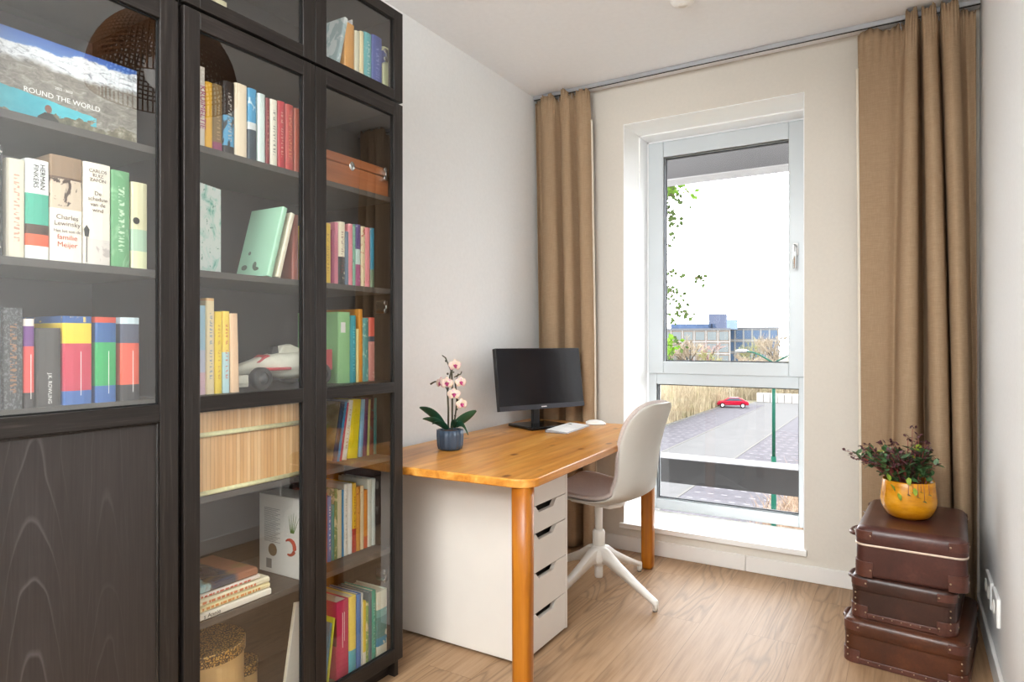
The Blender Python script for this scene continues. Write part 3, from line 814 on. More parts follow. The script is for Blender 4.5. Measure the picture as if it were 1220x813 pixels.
# --- right door, fourth row (leaning)
g = 'leaning books on the shelf below the middle rail'
XQ = -1.655
z4 = .79
def leanrow(items, X, z):
    for (a, b, h, d, ln, mat, lab) in items:
        book(lab, g, X, yat(a, X), z, yat(b, X)-yat(a, X)-.0005, h, d, mat, R(ln))
leanrow([
 (397.5, 402, .205, .15, 11, BM([(0, '#20395c')]), 'dark blue leaning book with a beige landscape cover side'),
 (402.3, 405, .203, .15, 10.5, BM('#2f8fc4'), 'bright blue thin leaning book'),
 (405.3, 407.5, .200, .15, 10, BM('#c23f5a'), 'crimson thin leaning booklet'),
 (408, 414, .206, .15, 9, BM('#ece7da', None, '#c79a4e'), 'white leaning book between crimson and yellow ones'),
 (415, 427, .205, .15, 5, BM('#ead312'), 'thick bright yellow leaning book'),
 (428, 432.5, .203, .14, 4, BM('#86b3cf'), 'light blue book right of the yellow one'),
 (433, 437.5, .204, .14, 3, BM('#6c3a63'), 'plum purple upright book'),
 (438, 440.5, .20, .14, 2, BM('#b1b06a'), 'thin olive booklet right of the plum book'),
 (441, 445.5, .204, .14, 1, BM('#6e3b34', ('#2f6f63', .56, 50)), 'dark red and green book in the leaning row'),
 (446, 449, .203, .14, 1, BM('#1f6d6a'), 'dark teal thin book in the leaning row'),
 (449.5, 452, .203, .14, 0, BM('#dcd6c2'), 'thin ivory booklet near the end of the leaning row'),
 (452.5, 457.5, .202, .14, 0, BM([(0, '#c9bfa0'), (.3, '#4b7a57'), (.45, '#b9b39c')]), 'grey-beige book with a green band, last of the leaning row'),
], XQ, z4)
bl = [o for o in COL.objects if o.get('label', '').startswith('dark blue leaning')][0]
MB().box(-.149, -.0008, .002, -.008, 0, .203).build('cover_print', plain('beige_landscape', '#b5a383', .5, var=.2, scale=25), bl, local=True)
# --- right door, fifth row
g = 'tightly packed books on the second shelf from the bottom'
row(g, -1.66, .46, [
 (385, 390.5, 588, BM('#b84436', None, '#e7cfc0'), 'red book with white lettering at the left of the packed row'),
 (391, 395.3, 592, BM('#2f77c0', None, '#d5e3ee'), 'royal blue book beside the red one'),
 (395.5, 398.8, 602, BM('#2f9a93'), 'short turquoise booklet right of the royal blue book'),
 (399, 402.5, 583, BM('#7f9a62', ('#d6d3a8', .5, 40)), 'sage green book in the packed row'),
 (402.8, 408, 584, BM('#dcd0ae'), 'tan cream book left of the thin sky blue one'),
 (408.3, 410, 584, BM('#3b9ad0'), 'very thin sky blue booklet'),
 (410.3, 415, 577, BM('#e9e3d5', None, '#b9b0a2'), 'white book with grey lettering, nearer the blue booklet'),
 (415.3, 420.3, 576.5, BM('#efece2'), 'plain white book left of the yellow and red one'),
 (420.6, 425, 576, BM([(0, '#b8382b'), (.34, '#e9b928')], None, '#a8531f'), 'yellow book with a red lower third'),
 (425.3, 430, 580, BM('#dd9a35', ('#b05f1f', .58, 60)), 'orange-yellow book with brown mottling'),
 (430.3, 434, 579, BM('#e6cfa6', ('#bf5a44', .62, 60)), 'cream book with red specks in the packed row'),
 (434.3, 438.5, 584, BM([(0, '#cf5a2c'), (.2, '#df8b2b')]), 'deep orange book in the packed row on the second shelf'),
 (438.8, 443.5, 571, BM('#e5e2d2', ('#a8bdb0', .60, 50)), 'off-white book right of the deep orange one'),
 (443.8, 448, 570.5, BM('#dfe4dc', ('#6fa08c', .62, 50, 0, .4)), 'pale grey-green book with green foot drawing'),
 (448.3, 453, 570, BM('#e8e6da'), 'ivory book second from the right in the packed row'),
 (453.3, 458.5, 569, BM('#cfd6c8', ('#4f7b73', .60, 40, 0, .5)), 'grey-white book at the right end of the packed row'),
], .15)
# --- right door, bottom row
g = 'books on the cabinet bottom behind the right door'
z6 = .092
def lb(a, X, w, h, d, ln, mat, lab): return book(lab, g, X, yat(a, X), z6, w, h, d, mat, R(ln))
lb(385.5, -1.59, .010, .20, .14, 8, BM('#3d7f9c'), 'steel blue slim book leaning beside the lime yellow one')
lb(389.5, -1.59, .007, .212, .14, 8, BM('#cfd23c'), 'lime yellow slim book leaning at the bottom left')
bk = row(g, -1.592, z6, [
 (402, 416.3, 716, BM([(0, '#c01f57')], ('#7a1536', .8, 10)), 'big crimson box-like book on the cabinet bottom', {'d': .17}),
 (416.8, 425.3, 711, BM([(0, '#4fb4c4'), (.29, '#edd25e')], ('#c59a3a', .66, 40, .3, 1)), 'yellow book with a turquoise foot'),
 (425.8, 430.8, 708, BM('#3f72b0'), 'blue book beside the yellow one on the cabinet bottom'),
 (431, 432.8, 707, BM('#cfcfc6'), 'very thin pale grey booklet on the cabinet bottom'),
 (433, 436.5, 716.5, BM([(0, '#e7e0cb'), (.2, '#e3c63e')]), 'thin yellow booklet with a cream foot'),
 (436.8, 439.5, 718, BM('#86a55a', ('#d9cda0', .5, 40)), 'thin moss green booklet right of the thin yellow one'),
 (440, 443.5, 706, BM('#5c6f7a'), 'slate grey thin book left of the sea green one'),
 (443.8, 448.5, 704, BM([(0, '#3f9d87')], None, '#a7d8c6'), 'sea green book left of the floral one'),
 (449.5, 462, 704, BM([(0, '#e0dfc8'), (.15, '#2f8fb4'), (.28, '#4d8a86'), (.6, '#6fa9a2'), (.72, '#dcd9c3')], ('#d9e2d2', .58, 26)), 'thick blue and teal floral book at the right end'),
], .15)
cr = bk[0]
q = MB(); q.box(.0002, .022, .10, .0006, .0235, .215); q.box(.0002, .030, .12, .0006, .0312, .215); q.build('title_strip', M['ink_white'], cr, local=True)
MB().box(-.168, -.0006, .11, -.004, 0, .2).build('cover_print', plain('maroon_print', '#6c2a33', .5, var=.15), cr, local=True)

# --- bamboo box (middle, below rail)
bb = thing('bamboo_box', 'bamboo slat storage box with pale fabric edging', 'storage box', (-1.72, 1.19, .79))
def bamboo():
    k = NT('bamboo_slats')
    v = k.coord('Object', (1, 88, 1))
    s_ = k.n('ShaderNodeSeparateXYZ'); k.l(v, s_.inputs[0])
    fr_ = k.math('FRACT', s_.outputs[1])
    line = k.ramp(fr_, [(0, (.62, .5, .38, 1)), (.10, (1, 1, 1, 1)), (.92, (1, 1, 1, 1)), (1, (.62, .5, .38, 1))])
    idx = k.math('FLOOR', s_.outputs[1])
    wn = k.n('ShaderNodeTexWhiteNoise', noise_dimensions='1D'); k.l(idx, wn.inputs['W'])
    base = k.ramp(wn.outputs['Value'], [(0, lin('#d9a568')), (.5, lin('#e4b67c')), (1, lin('#f0cb98'))])
    fn = k.noise(k.coord('Object', (1, 1, .08)), 90, 3)
    col = k.mix(1.0, k.mix(1.0, base, line, 'MULTIPLY'), k.ramp(fn, [(.3, (.85, .82, .78, 1)), (.6, (1, 1, 1, 1))]), 'MULTIPLY')
    k.bsdf(.5, col); return k.m
M['bamboo'] = bamboo()
fx = -1.592; ya, yb = 1.0, 1.405
MB().box(-1.86, ya, .792, fx, yb, .945).build('box_body', M['bamboo'], bb, bevel=.004)
MB().box(-1.862, ya-.0005, .953, fx+.003, yb+.002, 1.012).build('lid', M['bamboo'], bb, bevel=.004)
fab = plain('pale_green_binding', '#dcd9a8', .85, var=.08, scale=80)
m = MB(); m.tube([(fx+.003, ya, .952), (fx+.004, yb, .952)], .0065, 8); m.tube([(fx+.001, ya, .797), (fx+.001, yb, .797)], .0065, 8); m.tube([(fx+.001, ya+.004, .952), (fx+.001, ya+.004, .80)], .004, 8); m.tube([(fx+.001, yb, .952), (fx+.001, yb, .80)], .005, 8)
m.tube([(fx+.002, yb, .80), (-1.86, yb, .80)], .006, 8); m.tube([(fx+.002, yb, .95), (-1.86, yb, .95)], .006, 8)
m.build('fabric_edging', fab, bb, True)

# --- model racing car
car = thing('model_car', 'white and red model racing car on the bookcase shelf', 'model car', (-1.70, 1.40, 1.058))
whitep = plain('model_white', '#dcd9c8', .35, var=.04, scale=40); redp = plain('model_red', '#c4484f', .35, var=.05); blackp = plain('model_black', '#2a2c2e', .6, var=.05)
cx = -1.70; z0 = 1.058
m = MB()
sect = [(1.19, .055, .010, .012), (1.225, .062, .018, .018), (1.30, .075, .026, .026), (1.345, .078, .038, .036), (1.40, .075, .075, .048), (1.47, .075, .08, .05), (1.53, .08, .05, .05), (1.575, .082, .022, .03)]
rows_ = []
for (y, zc, hw, hh) in sect:
    rows_.append([(cx + hw*math.copysign(abs(math.cos(a))**.6, math.cos(a)), y, z0+zc+hh*math.copysign(abs(math.sin(a))**.6, math.sin(a))) for a in [2*math.pi*i/16 for i in range(17)]])
m.grid(rows_); m.build('body', whitep, car, True)
m = MB(); m.prism([(1.40, z0+.115), (1.425, z0+.15), (1.46, z0+.155), (1.53, z0+.13), (1.56, z0+.10)], cx-.018, cx+.018, 'x'); m.build('engine_cover', whitep, car, bevel=.005)
m = MB(); m.prism([(1.30, z0+.09), (1.345, z0+.118), (1.39, z0+.105), (1.38, z0+.085)], cx-.028, cx+.029, 'x'); m.box(cx-.07, 1.31, z0+.062, cx+.081, 1.41, z0+.072); m.build('red_stripe', redp, car, bevel=.003)
m = MB(); m.box(cx-.09, 1.165, z0+.018, cx+.09, 1.215, z0+.026); m.box(cx+.085, 1.16, z0+.012, cx+.09, 1.22, z0+.052); m.box(cx-.09, 1.16, z0+.012, cx-.085, 1.22, z0+.052); m.tube([(cx-.01, 1.20, z0+.025), (cx-.01, 1.21, z0+.05)], .004, 6); m.tube([(cx+.01, 1.20, z0+.025), (cx+.01, 1.21, z0+.05)], .004, 6)
m.build('front_wing', whitep, car, bevel=.002)
m = MB(); m.box(cx-.075, 1.565, z0+.118, cx+.075, 1.60, z0+.126); m.box(cx+.07, 1.555, z0+.055, cx+.076, 1.61, z0+.135); m.box(cx-.076, 1.555, z0+.055, cx-.07, 1.61, z0+.135); m.build('rear_wing', redp, car, bevel=.002)
m = MB(); m.prism([(1.375, z0+.115), (1.385, z0+.145), (1.405, z0+.15), (1.41, z0+.118)], cx-.012, cx+.012, 'x'); m.build('cockpit', blackp, car, bevel=.003)
def wheel(y, s, r, w):
    q = MB(); prof = [(r*.55, -w/2), (r*.93, -w/2), (r, -w*.35), (r, w*.35), (r*.93, w/2), (r*.55, w/2)]
    q.lathe(prof, 24, mtx=Matrix.Translation((cx+s*.085, y, z0+r)) @ Matrix.Rotation(R(90), 4, 'Y'))
    wv_ = q.build('wheel', blackp, car, True)
    q = MB(); q.lathe([(0, -w*.3), (r*.55, -w*.35), (r*.55, w*.35), (0, w*.3)], 20, mtx=Matrix.Translation((cx+s*.085, y, z0+r)) @ Matrix.Rotation(R(90), 4, 'Y')); q.build('rim', plain('rim_grey', '#55595c', .4), wv_, True)
for s in (-1, 1): wheel(1.272, s, .038, .035); wheel(1.535, s, .042, .045)
for y in (1.272, 1.535): MB().tube([(cx-.085, y, z0+.040), (cx+.085, y, z0+.040)], .004, 8).build('axle', blackp, car, True)

car.scale = (.85, .85, .85); car.location.y -= .025
# --- white printed carton (middle door, lower shelf)
wbx = thing('cardboard_box', 'white product carton with small food pictures on its side', 'box', (-1.70, 1.44, .46))
MB().box(-1.80, 1.395, .46, -1.592, 1.482, .71).build('carton', plain('white_card', '#e4e2dc', .55, var=.03), wbx, bevel=.002)
for b_, n_ in ((.645, 12), (.585, 10)):
    lines = MB()
    for i in range(n_): lines.box(-1.775, 1.3942, b_-i*.005+.02, -1.70-.01*((i*7) % 3), 1.395, b_-i*.005+.0215)
    lines.build('printed_text', plain('print_grey', '#8b8a88', .6), wbx)
MB().box(-1.765, 1.3942, .475, -1.74, 1.395, .505).build('printed_patch', plain('print_grey', '#8b8a88', .6), wbx)
m = MB()
for i in range(5): m.prism([(-1.652+.003*i, .60), (-1.648+.003*i, .60), (-1.66+.012*i, .665-.006*abs(i-2))], 1.3943, 1.395, 'y')
m.build('printed_herb', plain('print_green', '#5f7a3a', .6), wbx)
m = MB(); pts = [(-1.655+.024*math.cos(a), 1.3946, .555+.024*math.sin(a)) for a in [R(q) for q in range(130, -120, -20)]]
m.tube(pts, [.003+.004*math.sin(math.pi*i/(len(pts)-1)) for i in range(len(pts))], 6, squash=1); m.build('printed_prawn', plain('print_red', '#b4432c', .6), wbx)
m = MB(); m.lathe([(0, 0), (.02, 0), (.02, .0007), (0, .0007)], 18, mtx=Matrix.Translation((-1.735, 1.395, .535)) @ Matrix.Rotation(R(90), 4, 'X')); m.build('printed_bowl', plain('print_brown', '#7d6a4d', .6), wbx)

# --- flat magazine stack (middle door, lower shelf)
g = 'books lying in a flat stack on the lower shelf'
stack = [
 ('white picture book at the bottom of the flat stack', .021, 1.275, '#eeeae0', None),
 ('cream book with orange lettering, second from the bottom of the flat stack', .017, 1.272, '#eadfb2', '#d88a45'),
 ('pale cream book with orange lettering in the middle of the flat stack', .017, 1.270, '#ece4c8', '#d27446'),
 ('thin white and red book under the top one of the flat stack', .012, 1.243, '#e9dcd2', '#cf5f48'),
 ('dark glossy book on top of the flat stack', .022, 1.238, None, None)]
zz = .46
mtop = NT('glossy_dark_cover'); gs = mtop.n('ShaderNodeSeparateXYZ'); mtop.l(mtop.coord('Generated'), gs.inputs[0])
nn = mtop.noise(mtop.coord('Object'), 12, 4, .6, 1)
cc = mtop.ramp(mtop.math('ADD', gs.outputs[1], mtop.math('MULTIPLY', nn, .2)), [(0, lin('#9fc7cf')), (.48, lin('#9fc7cf')), (.50, lin('#39435a')), (.78, lin('#46505f')), (.84, lin('#a2705a')), (1, lin('#a2705a'))])
mtop.bsdf(.2, mtop.mix(mtop.ramp(nn, [(.5, (0, 0, 0, 1)), (.62, (.6, .6, .6, 1))]), cc, lin('#8a7a52')))
for i, (lab, th, ye, hexc, tcol) in enumerate(stack):
    y0_ = .998; xs_ = (-1.592, -1.594, -1.593, -1.60, -1.604)[i]
    o = thing('book', lab, 'book', (xs_, y0_, zz), 0, g)
    cm = mtop.m if hexc is None else BM(hexc)
    t_ = .0025
    q = MB(); q.prism([(-.21, 0), (-.006, 0), (0, .004), (0, th-.0045), (-.006, th-.0005), (-.21, th-.0005), (-.21, th-t_-.0005), (-.006-t_, th-t_-.0005), (-.006-t_, t_), (-.21, t_)], 0, ye-y0_, 'y')
    q.build('cover', cm, o, local=True)
    MB().box(-.206, .002, t_, -.008-t_, ye-y0_-.003, th-t_-.0006).build('page_block', M['paper'], o, local=True)
    if tcol:
        q = MB(); rr = random.Random(i)
        y_ = .06
        while y_ < ye-y0_-.04:
            l_ = rr.uniform(.004, .012); q.box(.0002, y_, th*.3, .0005, y_+l_, th*.68); y_ += l_+rr.uniform(.002, .008)
        q.build('spine_print', plain('spine_print', tcol, .6), o, local=True)
    if i == 0: lettering('s Annie', o, M['ink'], .0165, (.0006, yat(253, -1.592)-y0_, th*.5), 'h')
    zz += th
# --- round gift boxes and leaning file on the cabinet bottom
def leopard():
    k = NT('gold_leopard_lid')
    vo = k.n('ShaderNodeTexVoronoi'); vo.inputs['Scale'].default_value = 120; k.l(k.coord('Object'), vo.inputs['Vector'])
    f = k.ramp(vo.outputs['Distance'], [(.30, lin('#c9a25a')), (.42, lin('#3c2a18')), (.62, lin('#3c2a18')), (.70, lin('#b98d45'))])
    k.bsdf(.35, f, .2); return k.m
M['leopard'] = leopard()
def gift(lab, x, y, r, z1):
    o = thing('gift_box', lab, 'box', (x, y, .092))
    MB().lathe([(0, 0), (r*.96, 0), (r*.96, z1-.092-.005), (0, z1-.092-.005)], 48, (x, y, .092)).build('box_body', plain('gold_card', '#d0ac74', .45, var=.05), o)
    MB().lathe([(r, -.032), (r, -.004), (r*.985, 0), (0, 0)], 48, (x, y, z1)).build('lid', M['leopard'], o)
gift('large round gold box with a leopard-print lid', -1.725, 1.145, .115, .345)
gift('small round gold box behind the large leopard-lidded one', -1.765, 1.30, .05, .215)
fl_ = thing('folder', 'tall white folder leaning at the bottom behind the middle door stile', 'folder', (-1.63, yat(340, -1.63)-.012, .092), 0, None, R(-10))
MB().box(0, 0, .0, .003, .115, .30).build('cover', BM('#dcd8ce'), fl_, local=True, bevel=.001)
MB().box(-.012, .002, .003, 0, .112, .297).build('page_block', M['paper'], fl_, local=True)

# ------------------------------------------------------------------ desk
ROT = R(2.7)
DX, DY, DZT = -1.061, 1.872, .74     # near front corner (before rounding), top height
desk = thing('desk', 'honey pine desk with a rounded corner by the drawer unit', 'desk', (DX, DY, 0), ROT)
# local frame: x 0 (front, toward room) .. -.80 ; y 0 .. 1.59
rr_ = .07
pts = [(-.80, 0)] + [(-rr_+rr_*math.sin(a), rr_-rr_*math.cos(a)) for a in [R(q) for q in range(0, 91, 10)]] + [(0, 1.567), (-.80, 1.567)]
MB().prism(pts, DZT-.03, DZT).build('desktop', M['desk'], desk, local=True, bevel=.004)
def dleg(x, y, hz=DZT-.03):
    m = MB(); n = 24; rows_ = []
    for z, s in ((0, .78), (.012, .92), (.05, .96), (.4, 1.0), (hz, 1.03)):
        rw_ = []
        for i in range(n+1):
            a = 2*math.pi*i/n; e = .62
            rw_.append((x+.0335*s*math.copysign(abs(math.cos(a))**e, math.cos(a)), y+.0335*s*math.copysign(abs(math.sin(a))**e, math.sin(a)), z))
        rows_.append(rw_)
    m.grid(rows_); bmesh.ops.remove_doubles(m.bm, verts=m.bm.verts, dist=1e-5)
    bmesh.ops.holes_fill(m.bm, edges=m.bm.edges)
    m.build('leg', M['deskleg'], desk, True, local=True)
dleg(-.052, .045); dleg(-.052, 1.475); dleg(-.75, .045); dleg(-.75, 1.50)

# drawer unit
du = thing('drawer_unit', 'white drawer unit with cut-out handles under the near end of the desk', 'drawer unit', (-1.51, 2.27, 0))
UX0, UX1, UY0, UY1 = -1.80, -1.232, 2.082, 2.452
whitel = plain('white_laminate', '#ddd7cf', .4, var=.01)
m = MB(); m.box(UX0, UY0, .012, UX1+.018, UY0+.016, .70); m.box(UX0, UY1-.016, .012, UX1+.018, UY1, .70); m.box(UX0, UY0+.016, .684, UX1+.018, UY1-.016, .70); m.box(UX0, UY0+.016, .012, UX1-.002, UY1-.016, .03); m.box(UX0, UY0+.016, .03, UX0+.008, UY1-.016, .684)
m.build('carcass', whitel, du, bevel=.001)
m = MB(); m.box(UX0+.03, UY0+.03, 0, UX1-.03, UY1-.03, .012); m.build('base_plinth', M['black'], du)
MB().box(UX1-.05, UY0+.017, .03, UX1-.03, UY1-.017, .683).build('cutout_shade_sheet', plain('shadow_grey', '#3a332d', .8), du)  # dark sheet standing in for the shade behind the handle cut-outs
zs = [.016, .163, .317, .467, .572, .684]
fy0_, fy1_ = UY0+.018, UY1-.018; ycn = (fy0_+fy1_)/2
for a, b in zip(zs, zs[1:]):
    b2 = b-.003
    w1, w2, hh = .085, .058, .026
    pts = [(fy0_, a), (fy1_, a), (fy1_, b2), (ycn+w1, b2), (ycn+w2, b2-hh), (ycn-w2, b2-hh), (ycn-w1, b2), (fy0_, b2)]
    d_ = MB(); d_.prism(pts, UX1, UX1+.018, 'x'); dr = d_.build('drawer', whitel, du, bevel=.001)
    MB().box(UX1-.028, fy0_+.006, a+.01, UX1-.001, fy1_-.006, b-.045).build('drawer_box', plain('drawer_shade', '#5c544c', .8), dr)  # box painted dark to give the shade seen through each cut-out

# monitor
mon = thing('monitor', 'black flat computer monitor on a square stand', 'monitor', (-1.70, 3.09, DZT), R(-24))
blk = plain('monitor_black', '#17171a', .35, var=.03); scr = plain('monitor_screen', '#14151b', .16, var=.01); gls = plain('monitor_base', '#121214', .12, var=.02)
# local: x toward viewer, y along the screen
tilt = Matrix.Translation((.045, 0, .10)) @ Matrix.Rotation(R(-8), 4, 'Y')
sw, shh = .282, .325
m = MB(); m.box(-.028, -sw, 0, 0, sw, shh, tilt); m.build('casing', blk, mon, local=True, bevel=.003)
m = MB(); m.box(.0, -sw+.004, .026, .0012, sw-.004, shh-.004, tilt); m.build('screen', scr, mon, local=True)
m = MB(); m.box(.0, -sw, .0, .003, sw, .025, tilt); bz = m.build('bezel', plain('bezel_grey', '#33343c', .35), mon, local=True, bevel=.001)
m = MB()
for i in range(6): m.box(.003, -.018+i*.006, .010, .0034, -.0135+i*.006, .015, tilt)
m.build('maker_mark', M['ink_white'], bz, local=True)
m = MB(); m.box(-.045, -.022, .008, -.02, .022, .22); m.build('neck', blk, mon, local=True, bevel=.004)
m = MB(); m.prism([(-.11, -.125), (.12, -.135), (.12, .135), (-.11, .125)], 0, .016); m.build('stand_base', gls, mon, local=True, bevel=.004)

# keyboard
kb = thing('keyboard', 'slim white and silver keyboard lying on the desk', 'keyboard', (-1.515, 3.07, DZT), R(5))
m = MB(); m.prism([(-.06, .016), (.06, .006), (.06, 0.001), (-.06, .001)], -.165, .165, 'y'); m.build('keyboard_case', plain('silver_case', '#9c9da0', .35, .1), kb, local=True, bevel=.002)
m = MB()
kt = Matrix.Rotation(math.atan2(.010, .12), 4, 'Y')
for r_ in range(6):
    for c_ in range(17):
        if r_ == 5 and 4 <= c_ <= 8: continue
        x = -.052+r_*.0178; y = -.156+c_*.0186
        m.box(x, y, .0105, x+.0148, y+.0158, .0135, kt)
m.box(-.052+5*.0178, -.156+4*.0186, .0105, -.052+5*.0178+.0148, -.156+8*.0186+.0158, .0135, kt)
ko = m.build('keys', plain('key_white', '#efefee', .5), kb, local=True)
m = MB(); m.tube([(-.055, -.163, .008), (-.055, .163, .008)], .0075, 10); m.build('battery_bar', M['black'], kb, local=True)
# mouse
ms = thing('mouse', 'white computer mouse beside the keyboard', 'mouse', (-1.475, 3.33, DZT), R(-66))
m = MB(); rows_ = []
for i in range(9):
    v_ = -1+2*i/8; w_ = .031*math.sqrt(max(.02, 1-abs(v_)**2.6)); hh = .004+.020*math.sqrt(max(0, 1-abs(v_+.12)**2.2))
    rows_.append([(w_*math.cos(R(a)), v_*.055, .003+hh*max(0, math.sin(R(a)))**.8) for a in range(0, 181, 15)])
m.grid(rows_); m.build('top_shell', M['bright_white'], ms, True, local=True, sub=1)
m = MB(); m.prism([(.03*math.cos(R(a)), .054*math.sin(R(a))) for a in range(0, 360, 15)], 0, .005); m.build('mouse_base', plain('mouse_grey', '#8f9092', .4), ms, True, local=True)

# orchid in fluted pot
OX, OY = -1.665, 2.245
orc = thing('orchid', 'pink and white orchid in a fluted dark blue pot on the desk', 'potted plant', (OX, OY, DZT))
potm = plain('slate_blue_pot', '#3f5064', .35, var=.06, scale=20)
m = MB(); m.lathe([(0, 0), (.040, 0), (.050, .006), (.054, .02), (.0565, .06), (.056, .085), (.051, .085), (.049, .075), (0, .072)], 96, (OX, OY, DZT), mod=lambda a, z: 1+.035*math.cos(14*a) if z > .004 else 1)
m.build('flower_pot', potm, orc, True)
m = MB(); m.lathe([(.05, .076), (.03, .080), (0, .082)], 32, (OX, OY, DZT)); m.build('soil', plain('bark_brown', '#5a3d2c', .9, var=.3, scale=90), orc, True)
stemm = plain('stem_brown_green', '#4b4a3a', .6, var=.1); leafm = plain('orchid_leaf', '#1f4a35', .35, var=.12, scale=20)
rt = Vector((.855, .518, 0)); fw = Vector((-.518, .855, 0))      # sideways / away from the middle of the room
def OP(a, h, dpt=0): p = Vector((OX, OY, DZT)) + rt*a + fw*dpt; return (p.x, p.y, p.z+h)
S = 2.76/782*1.0      # metres per photo pixel at the pot
def op(px, py, dpt=0): return OP((px-532)*S, (541-py)*S*.97+.002, dpt)
m = MB()
m.tube([op(530, 515), op(530, 490), op(529, 470), op(531, 455), op(533, 444, .01), op(526, 428, .015), op(522, 425, .015)], [.0042, .004, .004, .0036, .003, .003, .002], 8)
m.tube([op(535, 517, -.01), op(535, 490, -.01), op(535, 462, -.01), op(534, 445), op(537, 446)], .004, 8)
m.tube([op(537, 508, .01), op(539, 493, .01), op(540, 480, .01), op(538, 458, .01), op(542, 448, .0)], .0034, 8)
m.tube([op(530, 470), op(522, 456, .01), op(513, 458, .01), op(508, 461, .01)], [.003, .003, .0035, .004], 8)
for (a, b) in ((538, 500), (540, 492), (540, 486), (531, 436), (527, 432), (529, 448)): m.sphere(op(a, b, .005), .005, 8)
m.build('stem', stemm, orc, True)
def leaf(p0, p1, sag, w, dpt, nm='leaf'):
    m = MB(); P0 = Vector(op(*p0)); P1 = Vector(op(*p1, dpt)); n = 10; rows_ = []
    dd = (P1-P0).normalized(); side = (dd.cross(fw).normalized()*.8 + dd.cross(Vector((0, 0, 1))).normalized()*.6).normalized()
    for i in range(n+1):
        t = i/n; p = P0.lerp(P1, t) + Vector((0, 0, sag*math.sin(math.pi*t)))
        ww = w*(math.sin(math.pi*min(1, .12+t*.86))**.7)
        rows_.append([p + side*ww*s + Vector((0, 0, abs(s)*ww*.5)) + rt*0 for s in (-1, -.5, 0, .5, 1)])
    m.grid(rows_); m.build(nm, leafm, orc, True, solid=.003, sub=1)
leaf((526, 515), (496, 489), .008, .024, -.02); leaf((528, 517), (501, 502), .008, .018, -.05)
leaf((536, 515), (564, 493), -.004, .024, -.02); leaf((540, 514), (555, 522), .022, .015, -.05)
leaf((530, 517), (512, 508), .01, .014, -.05); leaf((534, 516), (542, 505), .012, .012, -.06)
petm = NT('orchid_petal'); pf = petm.noise(petm.coord('Object'), 130, 2, .5)
petm.bsdf(.5, petm.ramp(pf, [(.30, lin('#d993b0')), (.44, lin('#ead3cb')), (.60, lin('#e4ceb2'))]))
lipm = plain('orchid_lip', '#b02f6d', .45, var=.2, scale=120)
def flower(px, py, s, dpt, yaw):
    c = Vector(op(px, py, dpt)); nrm = (Vector((0, 0, H))-Vector((c.x, c.y, c.z*.4+H*.6))).normalized()
    nrm = (Matrix.Rotation(R(yaw), 3, 'Z') @ Vector((-fw.x, -fw.y, .05))).normalized()
    u = nrm.cross(Vector((0, 0, 1))).normalized(); v = u.cross(nrm)*-1
    v = Vector((0, 0, 1)) - nrm*nrm.z; v.normalize()
    m = MB()
    for k_, (ang, ln, wd) in enumerate(((90, 1.0, .42), (215, .95, .40), (325, .95, .40), (10, 1.05, .62), (170, 1.05, .62))):
        dv = u*math.cos(R(ang)) + v*math.sin(R(ang)); sv = nrm.cross(dv)
        rows_ = []
        for i in range(7):
            t = i/6; w_ = wd*s*math.sin(math.pi*min(1, .1+.86*t))**.75
            p = c + dv*(ln*s*t) + nrm*(.18*s*math.sin(math.pi*t)-.10*s*t) + nrm*(.02*s if k_ > 2 else 0)
            rows_.append([p - sv*w_ - nrm*.05*s, p, p + sv*w_ - nrm*.05*s])
        m.grid(rows_)
    fo_ = m.build('flower', petm.m, orc, True, solid=.0015, sub=1)
    m = MB()
    m.sphere(c + nrm*s*.18 - v*s*.10, s*.24, 10, (1, 1, 1.2)); m.sphere(c + nrm*s*.30 - v*s*.30, s*.17, 10); m.sphere(c + nrm*s*.14 + u*s*.2, s*.14, 8); m.sphere(c + nrm*s*.14 - u*s*.2, s*.14, 8)
    m.build('flower_lip', lipm, fo_, True)
flower(538, 437.5, .028, .0, 25); flower(529, 459, .028, -.03, 10); flower(521, 459, .026, -.01, -35); flower(545.5, 458, .026, -.02, 30); flower(537.5, 472.5, .028, -.03, 5); flower(546.5, 485, .026, -.02, 30)
for pts_ in ([op(537, 452), op(545, 448), op(546, 445)], [op(540, 480, .01), op(546, 484)], [op(535, 470, -.01), op(538, 471, -.02)], [op(534, 445), op(537, 439)]):
    MB().tube(pts_, .003, 6).build('flower_stalk', stemm, orc, True)

# ------------------------------------------------------------------ swivel chair
CX, CY = -1.285, 2.935
chair = thing('swivel_chair', 'pale grey swivel chair with a white star base at the desk', 'chair', (CX, CY, 0), R(180-12))
# local: +x = sitting direction, z up
prof = [(.235, .452, .165), (.225, .464, .195), (.17, .463, .215), (.08, .452, .222), (-.02, .446, .220), (-.12, .450, .212), (-.20, .474, .196), (-.245, .525, .176), (-.262, .60, .168), (-.270, .68, .172), (-.288, .76, .176), (-.314, .83, .166), (-.336, .885, .135), (-.346, .912, .095), (-.350, .922, .05)]
pr = catmull([(a, b, c) for a, b, c in prof], 4)
def shell_rows(off, shrink=0, curl=1.0):
    rows_ = []
    for i, (x, z, hw) in enumerate(pr):
        a = pr[max(i-1, 0)]; b = pr[min(i+1, len(pr)-1)]
        tx, tz = b[0]-a[0], b[1]-a[1]; L = math.hypot(tx, tz) or 1
        nx, nz = tz/L, -tx/L          # towards the sitter
        if nz < 0 and z < .5 and x > -.1: nx, nz = -nx, -nz
        rw_ = []
        for k_ in range(13):
            s = -1+k_/6
            up = .6 if z < .5 else 1.0
            c_ = curl*(.026 if z < .5 else .042)*abs(s)**2.4*min(1, (hw/.17))**2
            rw_.append((x+nx*(off+c_), s*(hw-shrink), z+nz*(off+c_)))
        rows_.append(rw_)
    return rows_
